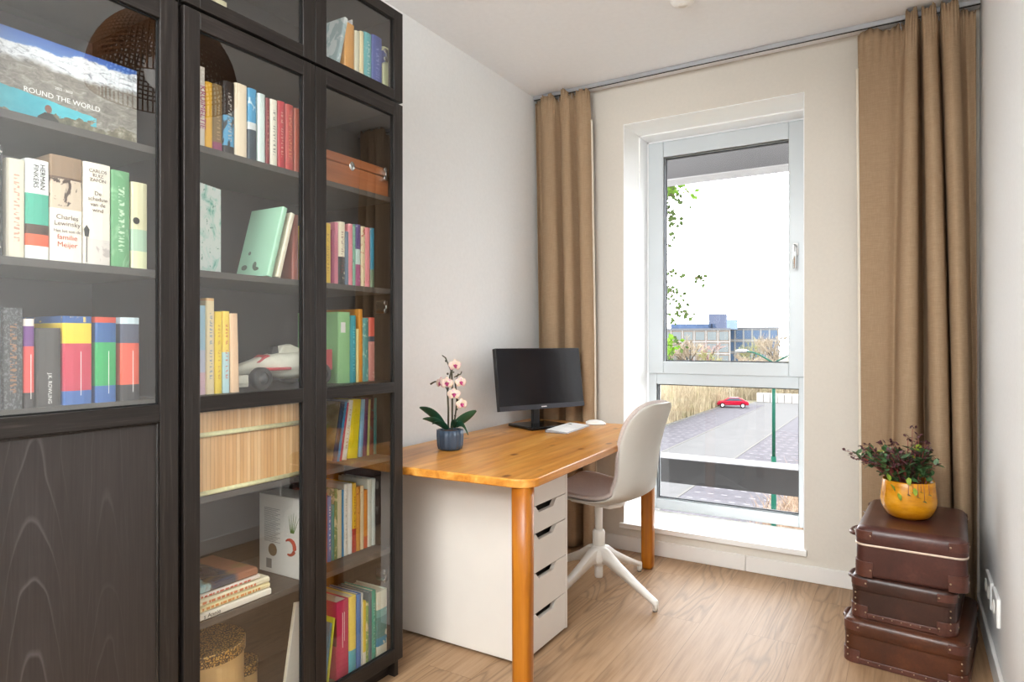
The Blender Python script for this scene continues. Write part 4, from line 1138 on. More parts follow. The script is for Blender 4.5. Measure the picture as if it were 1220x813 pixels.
shellm = plain('chair_shell', '#c2bfb8', .5, var=.02); padm = plain('chair_felt', '#c3b6b1', .9, var=.06, scale=160, spec=.1)
m = MB(); m.grid(shell_rows(0)); m.build('seat_shell', shellm, chair, True, local=True, solid=.012, sub=1)
m = MB(); m.grid(shell_rows(.019, .004)); m.build('seat_cushion', padm, chair, True, local=True, solid=.024, sub=1)
m = MB(); m.prism([(-.11, -.07), (.12, -.07), (.14, 0), (.12, .07), (-.11, .07), (-.13, 0)], .415, .438); m.build('seat_plate', M['white_plastic'], chair, local=True, bevel=.008)
m = MB(); m.tube([(0, 0, .27), (0, 0, .42)], .019, 20); m.build('column', M['white_plastic'], chair, True, local=True)
m = MB(); m.lathe([(0, .195), (.030, .195), (.030, .278), (.026, .288), (.019, .289), (0, .289)], 28); cl = m.build('collar', M['white_plastic'], chair, True, local=True)
m = MB(); m.lathe([(0, .058), (.018, .058), (.020, .066), (.020, .20)], 20); m.build('gas_tube', plain('tube_white', '#dcd8d2', .4), chair, True, local=True)
m = MB(); m.lathe([(0, .120), (.034, .122), (.044, .15), (.042, .19), (.034, .212), (.03, .214)], 28); m.build('hub', M['white_plastic'], chair, True, local=True)
for ang in (-20, 76, 160, 256):
    la = R(ang) - R(180-12)
    d = Vector((math.cos(la), math.sin(la), 0)); n_ = Vector((-d.y, d.x, 0))
    st_ = [(.015, .168, .043, .020), (.06, .165, .038, .020), (.12, .135, .028, .018), (.22, .090, .020, .016), (.31, .052, .015, .014), (.335, .042, .014, .014)]
    m = MB(); rows_ = []
    for r_, zc, hh, hw in st_:
        p = d*r_ + Vector((0, 0, zc))
        rows_.append([p+n_*hw+Vector((0, 0, hh*.8)), p+n_*hw*.6+Vector((0, 0, hh)), p-n_*hw*.6+Vector((0, 0, hh)), p-n_*hw+Vector((0, 0, hh*.8)), p-n_*hw*.8-Vector((0, 0, hh*.8)), p+n_*hw*.8-Vector((0, 0, hh*.8)), p+n_*hw+Vector((0, 0, hh*.8))])
    e = d*.352
    rows_.append([e+n_*.012+Vector((0, 0, .045)), e+n_*.008+Vector((0, 0, .050)), e-n_*.008+Vector((0, 0, .050)), e-n_*.012+Vector((0, 0, .045)), e-n_*.011+Vector((0, 0, .010)), e+n_*.011+Vector((0, 0, .010)), e+n_*.012+Vector((0, 0, .045))])
    m.grid(rows_); m.poly([rows_[-1][i] for i in range(6)])
    lg = m.build('leg', M['white_plastic'], chair, True, local=True)
    m = MB(); e2 = d*.343; m.tube([(e2.x, e2.y, .006), (e2.x, e2.y, .05)], .0115, 12); lf = m.build('leg_tip', M['white_plastic'], lg, True); lf.matrix_parent_inverse = Matrix.Identity(4)
    m = MB(); m.tube([(e2.x, e2.y, 0), (e2.x, e2.y, .008)], .010, 12); lf = m.build('glide', plain('glide_grey', '#6a6560', .7), lg, True); lf.matrix_parent_inverse = Matrix.Identity(4)

# ------------------------------------------------------------------ suitcases
def rrect(w, d, r, n=5):
    pts = []
    for cx_, cy_, a0 in ((w/2-r, d/2-r, 0), (-w/2+r, d/2-r, 90), (-w/2+r, -d/2+r, 180), (w/2-r, -d/2+r, 270)):
        for i in range(n+1):
            a = R(a0+90*i/n); pts.append((cx_+r*math.cos(a), cy_+r*math.sin(a)))
    return pts
def loft(mb_, w, d, r, rings):
    R_ = [[mb_.bm.verts.new((x, y, z)) for x, y in rrect(w-2*i_, d-2*i_, max(.004, r-i_))] for i_, z in rings]
    n = len(R_[0])
    mb_.bm.faces.new(R_[0][::-1]); mb_.bm.faces.new(R_[-1])
    for A, B in zip(R_, R_[1:]):
        for i in range(n): mb_.bm.faces.new((A[i], A[(i+1) % n], B[(i+1) % n], B[i]))
def rounded(rad, z, up, n=5):
    out = [(rad*(1-math.cos(R(90*i/n))), z + (1 if up else -1)*(-rad + rad*math.sin(R(90*i/n)))) for i in range(n+1)]
    return out if up else out[::-1]
def suitcase(label, cx_, cy_, z, rz, w, d, h, mat, rim=None, studs='edge', lidf=.4, topround=.022, cornmat=None):
    root = thing('suitcase', label, 'suitcase', (cx_, cy_, z), R(rz), 'old suitcases')
    cm = cornmat or M['corner1']
    zl_ = h*(1-lidf)
    q_ = MB(); loft(q_, w-.004, d-.004, .036, rounded(.014, 0, False) + [(0, zl_-.0015)]); q_.build('case_body', mat, root, True, local=True).data.set_sharp_from_angle(angle=R(40))
    q_ = MB(); loft(q_, w, d, .038, [(.001, zl_), (0, zl_+.002)] + rounded(topround, h, True)); q_.build('lid', mat, root, True, local=True).data.set_sharp_from_angle(angle=R(40))
    MB().prism(rrect(w-.008, d-.008, .034), zl_-.002, zl_+.001).build('lid_seam', rim or M['black'], root, local=True) if rim is None else \
        MB().prism(rrect(w+.003, d+.003, .039), zl_-.005, zl_+.003).build('metal_rim', rim, root, local=True, bevel=.002)
    for sx in (-1, 1):
        for sy in (-1, 1):
            for (za, zb_) in ((-.0005, h*.30), (h*.74, h-topround*.55)):
                m = MB(); r = .04; e = .0022; L = .055 if za < .01 else .05
                cx2, cy2 = sx*(w/2-r), sy*(d/2-r)
                def arc(rad, ext):
                    o_ = [(cx2-sx*ext, cy2+sy*rad)]
                    for i in range(7):
                        a = R(90-15*i); o_.append((cx2+sx*rad*math.cos(a), cy2+sy*rad*math.sin(a)))
                    o_.append((cx2+sx*rad, cy2-sy*ext)); return o_
                A = arc(r+e, L*.35); B = arc(r-.004, L*.35)
                m.prism(A + B[::-1], za, zb_)
                cn = m.build('corner', cm, root, local=True, bevel=.0015)
                for (px_, py_) in (A[1], A[-2]):
                    ddx, ddy = (0, sy) if (px_, py_) == A[1] else (sx, 0)
                    st2 = MB(); st2.sphere((px_-(sx*.012 if ddx == 0 else 0), py_-(sy*.012 if ddy == 0 else 0), (za+zb_)/2), .0034, 8)
                    st2.build('rivet', M['brass'], cn, local=True)
    if studs == 'edge':
        for c_ in [(sx*(w/2-.018), -d/2+.0005, h*.16+i*h*.14) for sx in (-1, 1) for i in range(4)] + [(-w/2+.05+i*(w-.1)/8, -d/2+.0005, .014) for i in range(9)]:
            MB().sphere(c_, .0030, 8).build('stud', M['brass'], root, local=True)
        m = MB(); m.prism(rrect(w+.003, d+.003, .037), .001, .022); m.build('base_strip', cm, root, local=True, bevel=.002)
    # handle and locks on the long side that faces the window wall's left
    xh = -w/2
    m = MB(); m.tube([(xh-.002, -.06, zl_-.02), (xh-.028, -.055, zl_-.018), (xh-.038, -.03, zl_-.02), (xh-.040, 0, zl_-.022), (xh-.038, .03, zl_-.02), (xh-.028, .055, zl_-.018), (xh-.002, .06, zl_-.02)], [.006, .007, .009, .010, .009, .007, .006], 10)
    m.build('handle', cm, root, True, local=True)
    for sy in (-1, 1):
        m = MB(); m.box(xh-.006, sy*.16-.014, zl_-.028, xh+.001, sy*.16+.014, zl_+.022); m.tube([(xh-.006, sy*.16-.01, zl_+.018), (xh-.014, sy*.16, zl_+.026), (xh-.006, sy*.16+.01, zl_+.018)], .0025, 6)
        m.build('latch', M['chrome'], root, local=True, bevel=.002)
    return root
suitcase('large russet leather suitcase at the bottom of the stack', .012, 3.005, 0, -7, .39, .54, .162, M['case3'], lidf=.36)
suitcase('dark brown studded suitcase in the middle of the stack', .003, 3.03, .162, -6, .335, .52, .158, M['case2'], lidf=.36)
suitcase('maroon suitcase with a pale metal rim on top of the stack', .015, 3.035, .32, -3, .352, .535, .188, M['case1'], rim=M['rim'], studs=None, lidf=.36, topround=.030)

# potted plant on the suitcases
PX, PY, PZ = -.002, 3.02, .508
pp = thing('potted_plant', 'leafy dark red and green plant in a mustard yellow bowl', 'potted plant', (PX, PY, PZ))
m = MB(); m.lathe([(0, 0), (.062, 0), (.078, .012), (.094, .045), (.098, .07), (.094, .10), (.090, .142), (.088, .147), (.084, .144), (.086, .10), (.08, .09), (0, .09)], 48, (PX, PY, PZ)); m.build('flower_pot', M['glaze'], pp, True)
m = MB(); m.lathe([(.085, .115), (.05, .122), (0, .125)], 32, (PX, PY, PZ)); m.build('soil', plain('potting_soil', '#3b2c22', .95, var=.3, scale=120), pp, True)
stR = plain('red_stem', '#8c463d', .6, var=.15); lfR = plain('plum_leaf', '#5a3238', .5, var=.25, scale=60); lfG = plain('green_leaf', '#4c6e42', .45, var=.25, scale=60); lfY = plain('lime_leaf', '#92a83a', .45, var=.2, scale=60)
sm, l1, l2, l3 = MB(), MB(), MB(), MB()
r2 = random.Random(5)
def pleaf(mb_, p, d, ln, w):
    d = d.normalized(); s = d.cross(Vector((r2.uniform(-.3, .3), r2.uniform(-.3, .3), 1)))
    if s.length < .01: s = Vector((1, 0, 0))
    s.normalize(); n_ = s.cross(d)
    mb_.grid([[p, p+d*ln*.02, p], [p+d*ln*.35+s*w+n_*w*.3, p+d*ln*.38, p+d*ln*.35-s*w+n_*w*.3], [p+d*ln*.7+s*w*.8+n_*w*.2, p+d*ln*.72, p+d*ln*.7-s*w*.8+n_*w*.2], [p+d*ln, p+d*ln*1.01, p+d*ln]])
for i in range(95):
    a = r2.uniform(0, 2*math.pi); sp = r2.uniform(.02, 1)**.6
    b0 = Vector((PX+.055*sp*math.cos(a), PY+.055*sp*math.sin(a), PZ+.12))
    hgt = r2.uniform(.07, .19)*(1.1-.6*sp)+.025
    out = .085*sp*r2.uniform(.6, 1.2)
    if math.cos(a) < -.1: out *= 1.85
    if math.cos(a) > .3: out *= .55; hgt *= 1.15
    tip = b0 + Vector((math.cos(a)*out, math.sin(a)*out*.8, hgt))
    pts = [b0.lerp(tip, t) + Vector((0, 0, .03*math.sin(math.pi*t)*sp)) for t in (0, .25, .5, .75, 1)]
    sm.tube(pts, [.0022, .002, .0018, .0015, .001], 5)
    kind_ = r2.random()
    for k_ in range(1, 5):
        for q in range(4 if k_ < 4 else 6):
            dv = Vector((r2.uniform(-1, 1), r2.uniform(-1, 1), r2.uniform(-.3, .8)))
            big = (1.7 if kind_ > .35 and k_ < 4 else .85)
            tgt = l1 if (k_ == 4 or kind_ < .35) else (l2 if kind_ < .92 else l3)
            pleaf(tgt, pts[k_] + Vector((r2.uniform(-.01, .01), r2.uniform(-.01, .01), 0)), dv, r2.uniform(.014, .024)*big, r2.uniform(.005, .007)*big)
for (dx, dy, dz) in ((-.035, -.10, .09), (-.06, -.09, .12), (.02, -.10, .115), (-.07, -.07, .155), (.0, -.085, .15)):
    pleaf(l3, Vector((PX+dx, PY+dy, PZ+dz+.02)), Vector((r2.uniform(-.5, .5), -.5, -.7)), .035, .010)
for (dx, dz) in ((.03, .10), (.05, .085), (.015, .115), (.065, .112), (.04, .12), (.0, .105)):
    sm.tube([(PX+dx, PY-.088, PZ+.15), (PX+dx*1.05, PY-.098, PZ+dz)], .001, 5); pleaf(l2, Vector((PX+dx*1.05-.006, PY-.099, PZ+dz)), Vector((1, -.1, -.2)), .014, .007)
sm.build('stem', stR, pp, True); l1.build('plum_leaves', lfR, pp, True); l2.build('green_leaves', lfG, pp, True); l3.build('lime_leaves', lfY, pp, True)

# ------------------------------------------------------------------ pendant lamp above (seen mirrored in the bookcase glass)
LX, LY, LZ = -.486, 1.578, 2.255
lamp = thing('pendant_lamp', 'brown woven rattan dome pendant lamp mirrored in the bookcase glass', 'pendant lamp', (LX, LY, ZC))
m = MB(); n1_, n2_ = 84, 24; rows_ = []
for j in range(n2_+1):
    ph_ = R(4 + 86*j/n2_) if j < n2_ else R(97)
    rows_.append([(LX+.276*math.sin(ph_)*math.cos(2*math.pi*i/n1_), LY+.276*math.sin(ph_)*math.sin(2*math.pi*i/n1_), LZ+.30*math.cos(ph_)) for i in range(n1_+1)])
m.grid(rows_); bmesh.ops.remove_doubles(m.bm, verts=m.bm.verts, dist=1e-5)
so = m.build('lamp_shade', plain('rattan_brown', '#7d4f28', .6, var=.25, scale=70), lamp)
wf = so.modifiers.new('weave', 'WIREFRAME'); wf.thickness = .0105; wf.use_even_offset = False
m = MB(); m.tube([(LX, LY, ZC-.02), (LX, LY, LZ+.29)], .004, 8); m.build('cord', M['ink'], lamp, True)
m = MB(); m.lathe([(0, -.03), (.05, -.03), (.055, 0)], 24, (LX, LY, ZC)); m.build('ceiling_rose', M['bright_white'], lamp, True)
m = MB(); m.sphere((LX, LY, LZ+.05), .075, 20); m.tube([(LX, LY, LZ+.12), (LX, LY, LZ+.29)], .02, 12); m.build('bulb', M['bright_white'], lamp, True)

# ------------------------------------------------------------------ outside
ZG = -8.0
XF = .20
def xlin(h, f=None): return tuple(c*(f or XF) for c in lin(h)[:3]) + (1,)
def xplain(name, hexc, *a, **kw):
    c = xlin(hexc, kw.pop('f', None)); kw.setdefault('spec', .05); h = '#' + ''.join('%02x' % round(255*(12.92*q if q <= .0031308 else 1.055*q**(1/2.4)-.055)) for q in c[:3])
    return plain(name, h, *a, **kw)
def ext(name, mat, fn, kind=None, label=None, cat=None, group=None):
    m = MB(); fn(m); o = m.build(name, mat); tag(o, label, cat, group, kind); return o
def ground_mat():
    k = NT('grass_verge'); f = k.noise(k.coord('Object'), .6, 6, .7)
    k.bsdf(.95, k.ramp(f, [(.3, xlin('#857f58')), (.5, xlin('#9a9269')), (.7, xlin('#aaa184'))])); return k.m
ext('ground', ground_mat(), lambda m: m.box(-160, 5, ZG-.3, 90, 420, ZG-.02), 'structure')
def paving_mat():
    k = NT('grey_pavers')
    s_ = k.n('ShaderNodeSeparateXYZ'); k.l(k.coord('Object', (1/.8, 1/1.6, 1)), s_.inputs[0])
    fx_, fy_ = k.math('FRACT', s_.outputs[0]), k.math('FRACT', s_.outputs[1])
    dash = k.math('MULTIPLY', k.math('LESS_THAN', fx_, .42), k.math('LESS_THAN', fy_, .07))
    f = k.noise(k.coord('Object'), 1.2, 5, .7)
    base_ = k.ramp(f, [(.3, xlin('#74727a', .30)), (.7, xlin('#8c8a92', .30))])
    k.bsdf(.9, k.mix(dash, base_, xlin('#c9c7cc', .30)), 0, .03); return k.m
M['pav'] = paving_mat()
ext('paving_left', M['pav'], lambda m: m.box(-22.3, 24, ZG-.02, -17.6, 99, ZG), 'structure')
ext('paving_right', M['pav'], lambda m: m.box(-11.6, 30, ZG-.02, -3, 97, ZG), 'structure')
ext('road', xplain('pale_asphalt', '#98979a', .9, var=.04, scale=.8, f=.27, spec=.02), lambda m: (m.box(-17.6, 24, ZG-.025, -11.6, 99, ZG+.002), m.box(-20, 99, ZG-.025, 20, 104, ZG+.002), m.box(-14.5, 108, ZG-.02, 5, 135, ZG+.002)), 'structure')
ext('kerb', xplain('kerb_pale', '#b5b3b0', .8), lambda m: (m.box(-22.6, 24, ZG-.02, -22.3, 99, ZG+.12), m.box(-11.75, 30, ZG, -11.6, 97, ZG+.03), m.box(-17.6, 24, ZG, -17.45, 97, ZG+.03)), 'structure')
ext('low_wall', xplain('white_barrier', '#d6d4d0', .8, f=.5), lambda m: [m.box(-19.8+i*1.0, 104.5, ZG, -18.9+i*1.0, 105.2, ZG+1.3) for i in range(14)], None, 'row of low white barrier blocks behind the red car', 'barrier')
ext('warehouse', xplain('white_roofing', '#dedcd9', .8), lambda m: m.box(-15, 135, ZG, 6, 160, ZG+3.2), None, 'long low pale building at the far right of the car park', 'building')

# red car
rc = thing('car', 'red hatchback parked at the far end of the car park', 'car', (-20.9, 93.6, ZG), R(14))
redc = xplain('car_red', '#c2183a', .25, var=.02, f=.4); dk = xplain('car_glass', '#8b97ab', .15); M['ext_white'] = xplain('outdoor_white', '#e6e6e4', .5); tyre = xplain('tyre_black', '#1a1a1c', .8)
bodyp = [(-2.1, .35), (-2.12, .62), (-1.95, .82), (-1.2, .93), (.9, .98), (1.75, .95), (2.05, .80), (2.1, .4)]
m = MB(); m.prism(bodyp, -.86, .86, 'y'); m.build('car_body', redc, rc, local=True, bevel=.10, seg=3)
m = MB(); m.prism([(-1.25, .92), (-.45, 1.38), (.75, 1.42), (1.7, .95)], -.72, .72, 'y'); m.build('car_roof', redc, rc, local=True, bevel=.08, seg=3)
m = MB(); m.prism([(-.98, .96), (-.40, 1.32), (.72, 1.35), (1.35, .98)], -.75, .75, 'y'); m.build('car_window', dk, rc, local=True, bevel=.04)
for x in (-1.35, 1.3):
    for s in (-1, 1):
        q = MB(); q.lathe([(.0, -.1), (.33, -.1), (.34, .1), (0, .1)], 20, mtx=Matrix.Translation((x, s*.82, .34)) @ Matrix.Rotation(R(90), 4, 'X')); w_ = q.build('wheel', tyre, rc, local=True)
        q = MB(); q.lathe([(.0, -.12), (.21, -.11), (.21, .11), (0, .12)], 16, mtx=Matrix.Translation((x, s*.82, .34)) @ Matrix.Rotation(R(90), 4, 'X')); o_ = q.build('hub_cap', M['alu'], w_, local=True)
m = MB(); m.box(-2.14, -.75, .55, -2.05, -.4, .7); m.box(-2.14, .4, .55, -2.05, .75, .7); m.build('headlight', M['ext_white'], rc, local=True)

# street lamp with two arms
LPX, LPY = -4.41, 26.55
sl = thing('street_lamp', 'green street lamp with two arms in the car park', 'street lamp', (LPX, LPY, ZG))
grn = xplain('lamp_green', '#14806a', .5, var=.05)
m = MB(); m.tube([(LPX, LPY, ZG), (LPX, LPY, -3.2)], .095, 12); m.tube([(LPX, LPY, -3.2), (LPX, LPY, .40)], .062, 12); m.build('pole', grn, sl, True)
for s in (-1, 1):
    m = MB(); m.tube([(LPX, LPY, .36), (LPX+s*.55, LPY-s*.27, .66), (LPX+s*.85, LPY-s*.38, .76), (LPX+s*1.05, LPY-s*.48, .78)], [.035, .03, .03, .03], 10); ar = m.build('arm', grn, sl, True)
    m = MB(); m.sphere((LPX+s*1.28, LPY-s*.58, .80), .27, 16, (1, .55, .32)); m.build('lamp_head', M['ext_white'], ar, True)

# steel beams outside the window
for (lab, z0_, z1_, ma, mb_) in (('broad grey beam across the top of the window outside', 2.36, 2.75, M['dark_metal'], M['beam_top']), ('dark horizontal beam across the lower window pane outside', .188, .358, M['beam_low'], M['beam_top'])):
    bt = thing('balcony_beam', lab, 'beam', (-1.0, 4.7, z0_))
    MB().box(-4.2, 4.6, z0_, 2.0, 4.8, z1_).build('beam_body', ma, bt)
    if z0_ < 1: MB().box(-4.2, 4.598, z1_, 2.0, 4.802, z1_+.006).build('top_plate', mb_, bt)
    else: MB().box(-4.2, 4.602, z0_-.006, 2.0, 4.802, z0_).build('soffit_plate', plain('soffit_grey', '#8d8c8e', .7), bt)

# climbing plant at the left of the facade
vm, vl, vg = MB(), MB(), MB(); r3 = random.Random(11)
cp = thing('climbing_plant', 'leafy climbing branches outside the left edge of the window', 'plant', (-1.95, 5.0, ZG))
def vray(px, py, Y):
    a = ray(px, py); t = Y/a[1]; return Vector((a[0]*t, Y, H+a[2]*t))
vleaf = xplain('vine_leaf', '#55683a', .6, var=.3, scale=30, f=.75); vbright = xplain('vine_leaf_bright', '#7da83c', .6, var=.2, scale=30, f=.75)
def pleaf3(mb_, p, s):
    d = Vector((r3.uniform(-1, 1), r3.uniform(-.4, .4), r3.uniform(-1, .6))).normalized(); q = d.cross(Vector((0, 1, .2))).normalized()
    mb_.poly([p, p+d*s*.5+q*s*.32, p+d*s, p+d*s*.5-q*s*.32])
trunk = [vray(774, 560, 5.0), vray(778, 440, 5.0), vray(783, 330, 5.0), vray(786, 240, 5.0), vray(790, 205, 5.0)]
base_pt = Vector((-1.85, 5.05, ZG))
vm.tube([base_pt] + trunk, [.03, .02, .016, .013, .01, .006], 7)
for (start, pts_, nl, br) in ((3, [(800, 232), (812, 236), (820, 246)], 16, 0), (3, [(797, 250), (800, 262), (808, 268)], 18, 0), (4, [(798, 222), (808, 228), (818, 226), (829, 242)], 16, 1), (2, [(795, 322), (806, 325), (822, 328), (835, 333)], 20, 0), (2, [(797, 345), (806, 352), (812, 366)], 22, 0), (2, [(800, 360), (812, 371), (826, 376)], 18, 0), (1, [(796, 405), (802, 412), (812, 409)], 18, 1), (1, [(795, 420), (800, 428), (806, 432)], 16, 0), (2, [(795, 335), (800, 350), (803, 372), (806, 382)], 22, 0), (3, [(795, 245), (797, 275), (796, 300)], 18, 0)):
    P = [trunk[start]] + [vray(a, b, 5.0 + r3.uniform(-.15, .15)) for a, b in pts_]
    vm.tube(P, [.004]*len(P), 5)
    for i in range(nl):
        k_ = r3.uniform(.15, 1)*(len(P)-1); a = int(k_); p = P[a].lerp(P[min(a+1, len(P)-1)], k_-a) + Vector((r3.uniform(-.04, .04), r3.uniform(-.04, .04), r3.uniform(-.04, .04)))
        pleaf3(vg if br and r3.random() < .7 else vl, p, r3.uniform(.03, .055))
for i in range(60): pleaf3(vg, vray(r3.uniform(788, 803), r3.uniform(212, 232), 5.0), r3.uniform(.04, .07))
for i in range(34): pleaf3(vg, vray(r3.uniform(790, 799), r3.uniform(396, 424), 5.0), r3.uniform(.04, .07))
vm.build('branch', xplain('vine_branch', '#6e6350', .8, var=.1, f=.75), cp, True); vl.build('foliage', vleaf, cp); vg.build('new_foliage', vbright, cp)

# bare thicket along the left of the car park: nobody could count its stems
def thicket(name, x0, y0, x1, y1, n, hmin, hmax, spread, cols, seed, low=0.0):
    rr = random.Random(seed); mbs = MB()
    for i in range(n):
        t = rr.random(); x = x0+(x1-x0)*t - abs(rr.gauss(0, spread)); y = y0+(y1-y0)*t + rr.uniform(-1, 1)
        h = rr.uniform(hmin, hmax)*(1-.5*(x0+(x1-x0)*t-x < .5)); wd = rr.uniform(.02, .06)
        lx, ly = rr.gauss(0, .09)*h, rr.gauss(0, .09)*h
        a = rr.uniform(0, math.pi); dx, dy = math.cos(a)*wd, math.sin(a)*wd
        b = Vector((x, y, ZG)); tp = Vector((x+lx, y+ly, ZG+h))
        mbs.poly([b-Vector((dx, dy, 0)), b+Vector((dx, dy, 0)), tp])
        for q in range(3):
            s = rr.uniform(.25, .85); p = b.lerp(tp, s); e = p+Vector((rr.gauss(0, .5), rr.gauss(0, .5), rr.uniform(.3, 1.1)))
            mbs.poly([p-Vector((dx, dy, 0))*.5, p+Vector((dx, dy, 0))*.5, e])
    o = mbs.build(name, cols); o['kind'] = 'stuff'; return o
tw = NT('dry_twigs'); tf = tw.noise(tw.coord('Object', (1, .6, .25)), 1.3, 4, .7)
tw.bsdf(.9, tw.ramp(tf, [(.28, xlin('#8a7d68', .6)), (.42, xlin('#a8987c', .6)), (.55, xlin('#beb092', .6)), (.7, xlin('#9ca06a', .6))]))
tag(thicket('thicket', -22.6, 26, -22.6, 100, 5200, 3.0, 6.2, 2.2, tw.m, 3), 'bare brown thicket along the left side of the car park', 'shrubs')
tag(thicket('thicket', -22.0, 107, -12, 113, 1500, 2.5, 4.2, 1.5, tw.m, 4), 'brown thicket behind the red car', 'shrubs')
dr_ = NT('dry_russet'); df = dr_.noise(dr_.coord('Object'), 1.5, 4, .7); dr_.bsdf(.9, dr_.ramp(df, [(.3, xlin('#a07f66', .4)), (.6, xlin('#bfa48a', .4))]))
tag(thicket('thicket', -3.6, 27, -3.2, 42, 1400, 1.0, 2.4, .8, dr_.m, 6), 'dry russet shrubs at the foot of the street lamp', 'shrubs')

# trees between the car park and the offices
def tree_mesh(seed, h, spread):
    rr = random.Random(seed); tk, twg = MB(), MB()
    def grow(p, d, ln, r, lvl):
        e = p + d*ln
        (tk if lvl < 2 else twg).tube([p, p.lerp(e, .5)+Vector((rr.gauss(0, .03), rr.gauss(0, .03), 0))*ln, e], [r, r*.8, r*.6], 5 if lvl < 2 else 3, cap=False)
        if lvl >= 4: return
        for _ in range(4 if lvl else 7):
            nd = (d + Vector((rr.gauss(0, spread), rr.gauss(0, spread), rr.uniform(-.1, .5)))).normalized()
            grow(p.lerp(e, rr.uniform(.35, 1)), nd, ln*rr.uniform(.5, .72), max(.028, r*.6), lvl+1)
    grow(Vector((0, 0, 0)), Vector((0, 0, 1)), h*.42, h*.018, 0)
    return tk, twg
barkm = xplain('bark_grey', '#857b70', .9, var=.1)
protos = []
for i, (hexa, lab) in enumerate((('#b5a58e', 'tan'), ('#a9a874', 'olive'), ('#b3928a', 'rose'))):
    tk, tg = tree_mesh(20+i, 9.0, .55 if i < 2 else .6)
    protos.append((tk, tg, xplain('twig_'+lab, hexa, .9, var=.15, scale=.6, f=.5)))
spots = [(0, -40, 140, 1.35, 'tall bare tan tree in front of the office block'), (1, -33.5, 132, 1.0, 'olive green bare tree right of the office block centre'), (2, -39, 152, 1.25, 'rosy bare tree right of the tall tan one'),
         (0, -27, 128, .95, 'bare tan tree behind the street lamp head'), (1, -46, 138, .95, 'low olive tree in front of the office windows'), (1, -29.5, 150, 1.3, 'broad olive tree before the far right block'),
         (0, -22.5, 140, 1.5, 'tall slender bare tree at the right edge of the window'), (2, -51, 142, .9, 'rosy low tree left of the office trees'), (0, -20.5, 125, 1.0, 'bare tan tree at the right behind the low wall'),
         (1, -34.5, 118, .7, 'small olive tree just left of the lamp head'), (0, -43, 146, 1.2, 'bare tan tree before the middle of the tan office block'), (2, -31, 120, .75, 'small rosy tree right of the lamp head'), (0, -19.5, 158, 1.7, 'tallest bare tree, near the right edge of the upper pane')]
used = {}
for (i, x, y, s, lab) in spots:
    if i not in used:
        root = thing('bare_tree', lab, 'tree', (x, y, ZG), r3.uniform(0, 6), 'trees beyond the car park')
        protos[i][0].build('trunk', barkm, root, local=True); protos[i][1].build('twigs', protos[i][2], root, local=True)
        used[i] = root
    else:
        root = used[i].copy(); COL.objects.link(root); root.location = (x, y, ZG); root.rotation_euler = (0, 0, r3.uniform(0, 6)); root['label'] = lab
        for ch in list(used[i].children):
            c = ch.copy(); COL.objects.link(c); c.parent = root
    root.scale = (s, s, s)

# offices in the distance
def office(lab, x, y, rz, w, d, h, wallm, cols, rows_n, z0_=2.0, extra=None, glassm=None):
    o = thing('office_building', lab, 'building', (x, y, ZG), R(rz))
    MB().box(-w/2, 0, 0, w/2, d, h).build('wall', wallm, o, local=True)
    MB().box(-w/2-.3, -.3, h, w/2+.3, d+.3, h+.5).build('roof', xplain('roof_grey', '#8d9097', .7, f=.36), o, local=True)
    for r_ in range(rows_n):
        for c_ in range(cols):
            cw = w/cols; x0_ = -w/2+c_*cw+cw*.12; z_ = z0_+r_*(h-z0_)/rows_n
            MB().box(x0_, -.06, z_+.5, x0_+cw*.76, .05, z_+(h-z0_)/rows_n-.5).build('window', glassm, o, local=True)
    fl = MB()
    for r_ in range(rows_n+1): fl.box(-w/2, -.18, z0_+r_*(h-z0_)/rows_n-.12, w/2, -.01, z0_+r_*(h-z0_)/rows_n+.12)
    for c_ in range(cols+1): fl.box(-w/2+c_*w/cols-.1, -.18, z0_, -w/2+c_*w/cols+.1, -.01, h)
    fl.build('facade_grid', xplain('facade_white', '#d8dadb', .7, f=.36), o, local=True)
    if extra: extra(o)
    return o
wbrick = xplain('office_tan', '#b0a096', .8, var=.05, scale=.5, f=.36); gl1 = xplain('office_glass', '#9aa3a6', .3, f=.36); gl2 = xplain('office_glass_blue', '#6d86a8', .25, f=.36)
def pent(o):
    MB().box(-2, 3, 12.6, 11, 14, 14.3).build('penthouse', xplain('penthouse_blue', '#6a7fa3', .5, var=.15, scale=.6, f=.36), o, local=True)
    MB().box(9, 3, 12.6, 14, 14, 17.2).build('rooftop_tower', xplain('tower_slate', '#77809b', .6, f=.36), o, local=True)
    MB().box(14, 3, 12.6, 17, 14, 15.5).build('rooftop_tower', xplain('tower_blue', '#9fb7d6', .5, f=.36), o, local=True)
# distant offices
office('tan office block with a white facade grid and blue rooftop storey', -59, 192, 12, 30, 16, 12.4, wbrick, 9, 3, extra=pent, glassm=gl1)
office('lower distant office block with a flat grey roof at the right', -41.5, 212, 10, 15, 12, 13.0, xplain('office_grey', '#a7a5a3', .8, var=.05, scale=.5, f=.36), 6, 3, glassm=gl2)

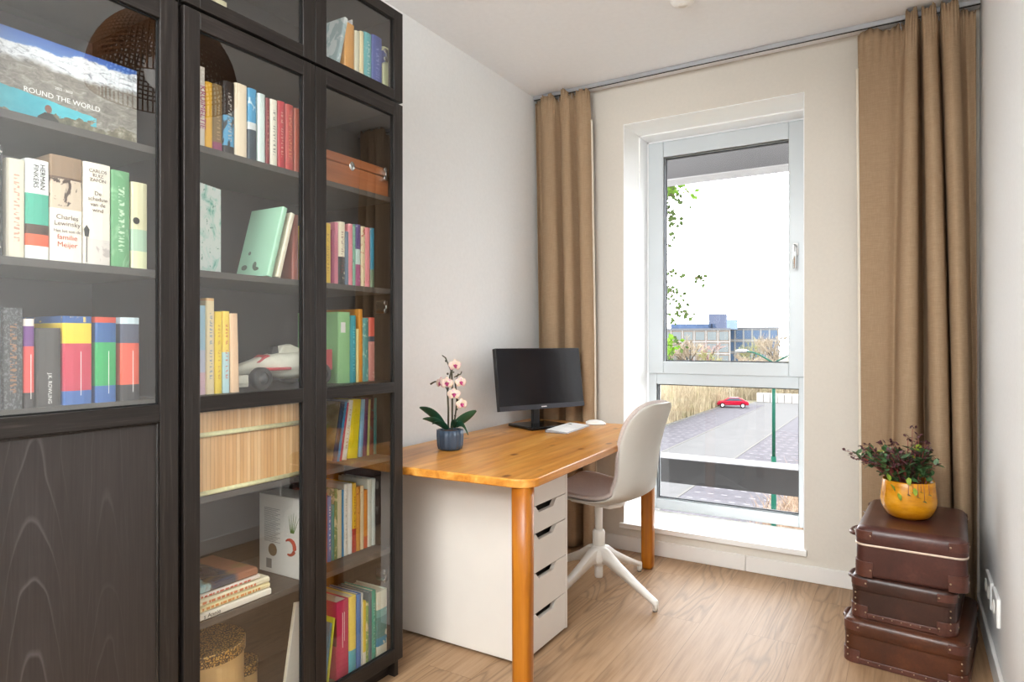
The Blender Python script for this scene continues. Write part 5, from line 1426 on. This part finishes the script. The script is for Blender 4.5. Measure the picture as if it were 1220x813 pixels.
# ------------------------------------------------------------------ camera, light
cd = bpy.data.cameras.new('camera'); cam = bpy.data.objects.new('camera', cd); COL.objects.link(cam)
cam.location = (0, 0, H); cam.rotation_euler = (R(90), 0, TH); cd.sensor_width = 36; cd.lens = F/1220*36; cd.clip_start = .02; cd.clip_end = 800
scene.camera = cam

w = bpy.data.worlds.new('overcast_sky'); scene.world = w; w.use_nodes = True
nt = w.node_tree; bg = nt.nodes['Background']
tc = nt.nodes.new('ShaderNodeTexCoord'); sp = nt.nodes.new('ShaderNodeSeparateXYZ'); rp = nt.nodes.new('ShaderNodeValToRGB')
nt.links.new(tc.outputs['Generated'], sp.inputs[0]); nt.links.new(sp.outputs[2], rp.inputs[0]); nt.links.new(rp.outputs[0], bg.inputs[0])
rp.color_ramp.elements[0].position = 0; rp.color_ramp.elements[0].color = (.95, .96, 1.0, 1); rp.color_ramp.elements[1].position = .6; rp.color_ramp.elements[1].color = (1, 1, 1, 1)
bg.inputs[1].default_value = 6.5

def area(name, loc, rot, sx, sy, power, color=(1, 1, 1), portal=False):
    ld = bpy.data.lights.new(name, 'AREA'); ld.shape = 'RECTANGLE'; ld.size = sx; ld.size_y = sy; ld.energy = power; ld.color = color
    o = bpy.data.objects.new(name, ld); COL.objects.link(o); o.location = loc; o.rotation_euler = rot
    if portal: ld.cycles.is_portal = True
    return o
area('window_portal', (-.93, 4.25, 1.3), (R(-90), 0, 0), 1.2, 2.6, 1, portal=True)
area('ceiling_fill', (-.85, -.35, 2.64), (0, 0, 0), 1.5, 1.5, 50, (.98, 1, .99))  # added fill light behind the camera, not a fixture of the room
area('high_fill', (-.85, -1.28, 2.2), (R(105), 0, 0), 1.7, .8, 48, (.98, 1, .99))

scene.view_settings.view_transform = 'Standard'
scene.view_settings.look = 'None'
scene.view_settings.exposure = .6
scene.cycles.use_denoising = True
scene.cycles.max_bounces = 10; scene.cycles.diffuse_bounces = 5; scene.cycles.transparent_max_bounces = 16; scene.cycles.glossy_bounces = 4
scene.cycles.sample_clamp_indirect = 6
scene.cycles.caustics_reflective = False; scene.cycles.caustics_refractive = False
